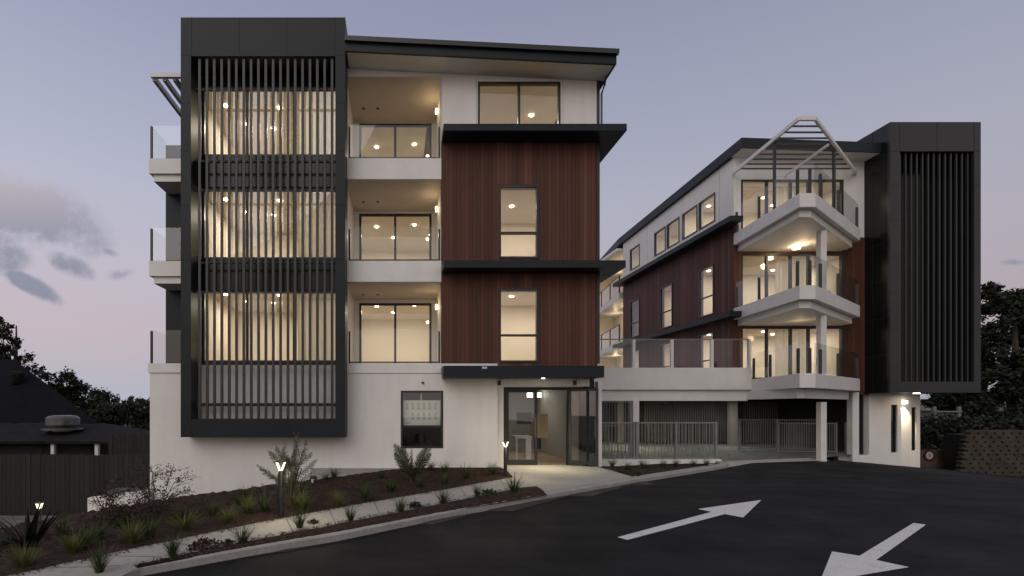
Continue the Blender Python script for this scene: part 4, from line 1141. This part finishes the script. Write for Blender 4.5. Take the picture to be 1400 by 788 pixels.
v = MB(); v.cyl(x, 22.4, .62, .80, .42, 24); v.tube([(x, 22.4, .83), (x, 22.4, .93), (x, 22.4, 1.22), (x, 22.4, 1.32), (x, 22.4, 1.36)], [.58, .66, .66, .55, .3], 28)
v.build('roof_vent', 'steel', lro, smooth=False)
MB().cyl(x, 22.4, .70, .76, .82, 28).build('vent_flashing', 'steel', lro)
v = MB(); v.tube([(-21.0, 27.2, 3.0), (-21.0, 27.2, 3.45), (-21.0, 27.2, 3.6), (-21.0, 27.2, 3.68)], [.25, .38, .36, .15], 18); v.build('roof_vent', 'roofgrey', hro)

# ================================================================== trees
def tree(name, x, y, z0, blobs, mat, label, trunk_r=.25, trunk_top=None, n=3500, leaf=.22, seed=1, cat='tree', group=None, limbs=8):
    rnd = random.Random(seed); T = thing(name, label, cat, (x, y, z0), group)
    m = MB(); tot = sum(b[3]*b[4]*b[5] for b in blobs)
    cl = []
    for (bx_, by_, bz_, rx, ry, rz) in blobs:
        k = max(6, int(170*rx*ry*rz/tot))
        for _ in range(k):
            a = rnd.uniform(0, 2*pi); c = rnd.uniform(-1, 1); r = rnd.uniform(.35, 1)**.6
            s_ = sqrt(1-c*c); cl.append((bx_+rx*r*s_*cos(a), by_+ry*r*s_*sin(a), bz_+rz*r*c, rnd.uniform(.5, 1.2)))
    avg = (tot/len(blobs))**(1/3)
    for k in range(n):
        c = cl[k % len(cl)]; R_ = avg*.26*c[3]
        p = [c[i]+rnd.gauss(0, R_*.55) for i in range(3)]; s_ = leaf*rnd.uniform(.5, 1.2)
        a1 = [rnd.uniform(-1, 1) for _ in range(3)]; a2 = [rnd.uniform(-1, 1) for _ in range(3)]
        m.v += [tuple(p), tuple(p[i]+a1[i]*s_ for i in range(3)), tuple(p[i]+(a1[i]+a2[i])*s_*.8 for i in range(3)), tuple(p[i]+a2[i]*s_ for i in range(3))]
        q = len(m.v)-4; m.f.append((q, q+1, q+2, q+3))
    m.build('crown', mat, T)
    t = MB(); tt = trunk_top or max(b[2] for b in blobs)
    t.tube([(x, y, z0), (x+.1, y, z0+(tt-z0)*.5), (x, y+.1, tt)], [trunk_r, trunk_r*.7, trunk_r*.2], 8)
    for k in range(limbs):
        c = cl[rnd.randrange(len(cl))]; f = rnd.uniform(.3, .7); b0 = (x+.05, y, z0+(tt-z0)*f)
        t.tube([b0, ((b0[0]+c[0])/2, (b0[1]+c[1])/2, (b0[2]+c[2])/2+.2), c[:3]], [trunk_r*.4, trunk_r*.25, .02], 6)
    t.build('trunk', 'bark', T); return T
def W(px, py, Y): return ((px-PX)*Y/F, EYE+(PY-py)*Y/F)
def wt(name, Y, bl, mat, label, **k):
    b = []
    for (px, py, r1, r2) in bl:
        X_, Z_ = W(px, py, Y); s_ = Y/F; b.append((X_, Y+random.uniform(-.5, .5), Z_, r1*s_, max(r1, r2)*s_*.8, r2*s_))
    X_ = sum(q[0] for q in b)/len(b)
    return tree(name, X_, Y, -2.3, b, mat, label, **k)
wt('pine_tree', 42, [(2, 445, 14, 13), (14, 470, 18, 10), (6, 490, 20, 12), (35, 490, 12, 7), (48, 505, 14, 8), (-20, 460, 20, 30), (62, 512, 10, 8)], 'pine', 'dark ragged pine rising at the left picture edge behind the house', n=9000, leaf=.17, seed=3, limbs=14)
wt('round_tree', 46, [(92, 525, 22, 18), (80, 540, 22, 16), (108, 540, 16, 16), (95, 555, 30, 14)], 'leafdark', 'rounded dark tree just right of the pine', n=9000, leaf=.18, seed=4)
wt('broad_tree', 55, [(130, 545, 16, 12), (142, 552, 20, 14), (125, 562, 20, 14)], 'leafdark', 'low spreading tree between the rounded tree and the hedge', n=7000, leaf=.17, seed=5)
wt('hedge_tree', 40, [(150, 568, 24, 16), (175, 565, 20, 17), (135, 580, 22, 12)], 'leafhedge', 'bushy olive-green tree behind the lower roof', n=9000, leaf=.16, seed=6)
wt('hedge_tree', 44, [(185, 556, 14, 12), (200, 562, 18, 18), (216, 566, 16, 16), (195, 580, 22, 12)], 'leafhedge', 'bushy brownish-green tree touching the white building corner', n=9000, leaf=.16, seed=7)
TR = wt('broad_tree', 30, [(1372, 408, 30, 26), (1400, 425, 34, 34), (1360, 450, 24, 34), (1392, 480, 38, 36), (1362, 510, 26, 28), (1410, 540, 36, 30), (1440, 450, 34, 44), (1375, 560, 36, 24), (1350, 535, 22, 22), (1420, 580, 40, 20)], 'leafdark', 'big dark tree filling the right edge beside the tower', n=42000, leaf=.17, seed=8, trunk_r=.3, limbs=16)
wt('broad_tree', 33, [(1290, 548, 30, 12), (1330, 552, 30, 14), (1300, 535, 30, 14), (1350, 545, 20, 20), (1345, 500, 14, 24)], 'leafdark', 'dark tree hanging low behind the tower underside', n=16000, leaf=.18, seed=9)
# right background: tan wall, crib wall, dark hedge, pergola frame, pale house
tw_ = MB().box(22.15, 24.2, 21.4, 21.6, -1.7, -.13); tag(tw_.build('timber_wall', 'tan'), 'low brown timber wall right of the white slot-window walls', 'low wall')
sx, sz = W(1271, 623, 21.36)
T = thing('round_sign', 'small round white sign with dark ring on the brown timber wall', 'sign', (sx, 21.36, sz))
MB().disc_y(sx, 21.37, sz, .20, 28, .02).build('plate', 'signwhite', T)
MB().disc_y(sx, 21.362, sz, .245, 28, .006, .16).build('ring', 'red', T)
cu = bpy.data.curves.new('txt', 'FONT'); cu.body = '5'; cu.size = .2; cu.align_x = 'CENTER'; cu.align_y = 'CENTER'; cu.extrude = .002
to = bpy.data.objects.new('txt', cu); COL.objects.link(to)
dg = bpy.context.evaluated_depsgraph_get(); me = bpy.data.meshes.new_from_object(to.evaluated_get(dg)); bpy.data.objects.remove(to)
me.materials.clear(); me.materials.append(M['black'])
to = bpy.data.objects.new('numeral', me); COL.objects.link(to); to.parent = T; to.location = (0, -.002, 0); to.rotation_euler = (pi/2, 0, 0)
cb = thing('crib_wall', 'brown open-jointed crib block retaining wall at the right edge', 'retaining wall', (24, 20, -1.2))
m = MB(); rnd = random.Random(2)
rows = 12
for r_ in range(rows):
    z = -1.25+r_*.17; y = 19.6+r_*.05; x = 22.05+r_*.085+(.12 if r_ % 2 else 0)
    while x < 31:
        m.box(x, x+.24, y+rnd.uniform(-.01, .01), y+.2, z, z+.075); x += .34
    m.box(22.0+r_*.085, 31, y+.02, y+.2, z+.078, z+.168)
m.build('blocks', 'crib', cb)
MB().prism([(22.9, 20.32), (31, 20.32), (31, 21.0), (22.9, 21.0)], -1.3, .6).build('backing', 'seam', cb)
def hedge(x0, x1, y, z0, z1, label, mat='leafdark', n=5000, seed=1):
    rnd = random.Random(seed); m = MB()
    for _ in range(n):
        p = (rnd.uniform(x0, x1), y+rnd.uniform(-.5, .5), z0+(z1-z0)*rnd.random()**.8+rnd.uniform(-.1, .15)); s_ = .12
        a1 = [rnd.uniform(-1, 1)*s_ for _ in range(3)]; a2 = [rnd.uniform(-1, 1)*s_ for _ in range(3)]
        m.quad(p, tuple(p[i]+a1[i] for i in range(3)), tuple(p[i]+a1[i]+a2[i] for i in range(3)), tuple(p[i]+a2[i] for i in range(3)))
    return tag(m.build('hedge', mat), label, 'hedge')
hedge(20.7, 24, 23.2, -1.2, .65, 'dark hedge above the brown timber wall', n=5200, seed=31)
hedge(22.5, 33, 23.5, -.9, 1.2, 'dark planting above the crib block wall', n=9000, seed=32)
fr_ = thing('trellis', 'pale garden frame of posts and a top bar seen under the tower', 'trellis', (27.5, 26, 0))
for px in (1277, 1311):
    X_, _ = W(px, 0, 26); MB().box(X_-.07, X_+.07, 25.95, 26.05, .0, 1.75).build('post', 'railm', fr_)
xa, _ = W(1275, 0, 26); xb, _ = W(1313, 0, 26)
MB().box(xa, xb, 25.9, 26.1, 1.45, 1.52).build('top_bar', 'railm', fr_)
hs = thing('house', 'pale far house glimpsed between dark trees at the right', 'house', (45, 40, -1))
xa, za = W(1334, 582, 40); xb, zb = W(1386, 562, 40)
MB().box(xa, xb, 40, 46, -2, zb).build('wall', 'gconc', hs)
m = MB(); m.v = [(xa-.3, 39.6, zb), (xb+.3, 39.6, zb), (xb+.3, 46.4, zb), (xa-.3, 46.4, zb), ((xa+xb)/2, 39.6, zb+1.0), ((xa+xb)/2, 46.4, zb+1.0)]
m.f = [(0, 1, 4), (2, 3, 5), (1, 2, 5, 4), (3, 0, 4, 5), (0, 3, 2, 1)]; m.build('roof', 'gconc', hs)

# ================================================================== sky, sun, camera
w = bpy.data.worlds.new('World'); S.world = w; w.use_nodes = True
n = w.node_tree.nodes; l = w.node_tree.links; bg = n['Background']
tc = n.new('ShaderNodeTexCoord'); sp = n.new('ShaderNodeSeparateXYZ'); l.new(tc.outputs['Generated'], sp.inputs[0])
nz = mth(n, l, 'ARCSINE', sp.outputs[2])
el = mth(n, l, 'DIVIDE', nz, pi/2)
base = ramp(n, l, el, [(0, (.40, .45, .53)), (.025, (.43, .43, .50)), (.075, (.51, .435, .485)), (.15, (.50, .46, .535)), (.23, (.445, .46, .56)), (.33, (.36, .385, .51)), (.42, (.295, .315, .44)), (.55, (.25, .27, .39)), (.75, (.18, .20, .31)), (1, (.15, .165, .27))])
# behind the viewer the western sky still holds a warm pale afterglow
west = ramp(n, l, el, [(0, (.62, .54, .51)), (.15, (.66, .595, .57)), (.4, (.485, .475, .495)), (.7, (.28, .29, .33)), (1, (.15, .165, .27))])
wf = n.new('ShaderNodeMapRange'); wf.inputs['From Min'].default_value = .15; wf.inputs['From Max'].default_value = -.55; wf.interpolation_type = 'SMOOTHSTEP'; l.new(sp.outputs[1], wf.inputs['Value'])
base = mixc(n, l, wf.outputs[0], base, west)
azf = mth(n, l, 'MULTIPLY_ADD', sp.outputs[0], -.16, .98)
vm = n.new('ShaderNodeVectorMath'); vm.operation = 'SCALE'; l.new(base, vm.inputs[0]); l.new(azf, vm.inputs['Scale'])
base = vm.outputs[0]
# clouds: soft wisps low in the left of the sky
yy = mth(n, l, 'MAXIMUM', sp.outputs[1], .02)
u = mth(n, l, 'DIVIDE', sp.outputs[0], yy); v = mth(n, l, 'DIVIDE', sp.outputs[2], yy)
cx = n.new('ShaderNodeCombineXYZ'); l.new(u, cx.inputs[0]); l.new(v, cx.inputs[1])
nz1 = n.new('ShaderNodeTexNoise'); nz1.inputs['Scale'].default_value = 7; nz1.inputs['Detail'].default_value = 8; nz1.inputs['Roughness'].default_value = .62; l.new(cx.outputs[0], nz1.inputs['Vector'])
nf_ = nz1.outputs['Fac']
tot = None
def blob(px, py, rx, ry, rot, amp):
    u0 = (px-PX)/F; v0 = (PY-py)/F
    du = mth(n, l, 'SUBTRACT', u, u0); dv = mth(n, l, 'SUBTRACT', v, v0)
    c, s_ = cos(rot), sin(rot)
    a = mth(n, l, 'ADD', mth(n, l, 'MULTIPLY', du, c), mth(n, l, 'MULTIPLY', dv, s_))
    b = mth(n, l, 'ADD', mth(n, l, 'MULTIPLY', du, -s_), mth(n, l, 'MULTIPLY', dv, c))
    a = mth(n, l, 'DIVIDE', a, rx/F); b = mth(n, l, 'DIVIDE', b, ry/F)
    r = mth(n, l, 'ADD', mth(n, l, 'MULTIPLY', a, a), mth(n, l, 'MULTIPLY', b, b))
    g = mth(n, l, 'POWER', 2.718, mth(n, l, 'MULTIPLY', r, -1.0))
    return mth(n, l, 'MULTIPLY', g, amp)
for args in ((15, 280, 135, 52, -.35, 1.25), (70, 305, 70, 22, -.4, .9), (0, 330, 50, 38, 0, .8), (92, 360, 46, 17, -.5, 1.0), (42, 390, 52, 14, -.5, .95), (5, 350, 50, 30, 0, .9), (170, 376, 34, 12, .1, .75), (150, 345, 30, 9, -.4, .5), (1388, 359, 26, 6, 0, .7), (1385, 376, 30, 6, 0, .35), (-120, 330, 140, 70, 0, 1.0)):
    g = blob(*args); tot = g if tot is None else mth(n, l, 'MAXIMUM', tot, g)
cf_ = mth(n, l, 'MULTIPLY', tot, mth(n, l, 'MULTIPLY_ADD', nf_, 3.2, -.55))
cfr = n.new('ShaderNodeMapRange'); cfr.inputs['From Min'].default_value = .34; cfr.inputs['From Max'].default_value = .88; cfr.interpolation_type = 'SMOOTHSTEP'; l.new(cf_, cfr.inputs['Value'])
cm = mth(n, l, 'MULTIPLY', cfr.outputs[0], .9)
front = mth(n, l, 'GREATER_THAN', sp.outputs[1], .05)
cm = mth(n, l, 'MULTIPLY', cm, front)
ccol = ramp(n, l, v, [(.20, (.225, .25, .33)), (.34, (.28, .29, .365)), (.40, (.38, .36, .42)), (.47, (.50, .45, .50))])
base = mixc(n, l, cm, base, ccol)
sky = n.new('ShaderNodeTexSky'); sky.sky_type = 'NISHITA'; sky.sun_disc = False
SUN_EL, SUN_AZ = radians(38), radians(30)      # light from behind the viewer, slightly left
sky.sun_elevation = radians(2); sky.sun_rotation = radians(180+30)
sk = n.new('ShaderNodeVectorMath'); sk.operation = 'SCALE'; sk.inputs['Scale'].default_value = .006; l.new(sky.outputs[0], sk.inputs[0])
ad = n.new('ShaderNodeVectorMath'); ad.operation = 'ADD'; l.new(base, ad.inputs[0]); l.new(sk.outputs[0], ad.inputs[1])
l.new(ad.outputs[0], bg.inputs['Color']); bg.inputs['Strength'].default_value = 1.0
sl = bpy.data.lights.new('sun', 'SUN'); sl.energy = .76; sl.angle = radians(48); sl.color = (1, .93, .895)
so = bpy.data.objects.new('sun', sl); COL.objects.link(so)
from mathutils import Vector
d = Vector((sin(SUN_AZ)*cos(SUN_EL), cos(SUN_AZ)*cos(SUN_EL), -sin(SUN_EL)))
so.rotation_euler = d.to_track_quat('-Z', 'Y').to_euler()
cam = bpy.data.cameras.new('camera'); co = bpy.data.objects.new('camera', cam); COL.objects.link(co); S.camera = co
co.location = (0, 0, EYE); co.rotation_euler = (pi/2, 0, 0)
cam.sensor_width = 36; cam.lens = F/1400*36; cam.shift_x = (700-PX)/1400; cam.shift_y = (PY-394)/1400
cam.clip_end = 4000; cam.clip_start = .05
S.view_settings.view_transform = 'Standard'; S.view_settings.look = 'None'; S.view_settings.exposure = 0; S.view_settings.gamma = 1
S.render.engine = 'CYCLES'; c = S.cycles
c.use_denoising = True; c.max_bounces = 7; c.diffuse_bounces = 4; c.glossy_bounces = 4; c.transparent_max_bounces = 24; c.transmission_bounces = 4
c.caustics_reflective = False; c.caustics_refractive = False; c.sample_clamp_indirect = 3; c.use_light_tree = True
for o in list(bpy.data.objects):
    if o.type == 'LIGHT' or o.type == 'CAMERA': continue
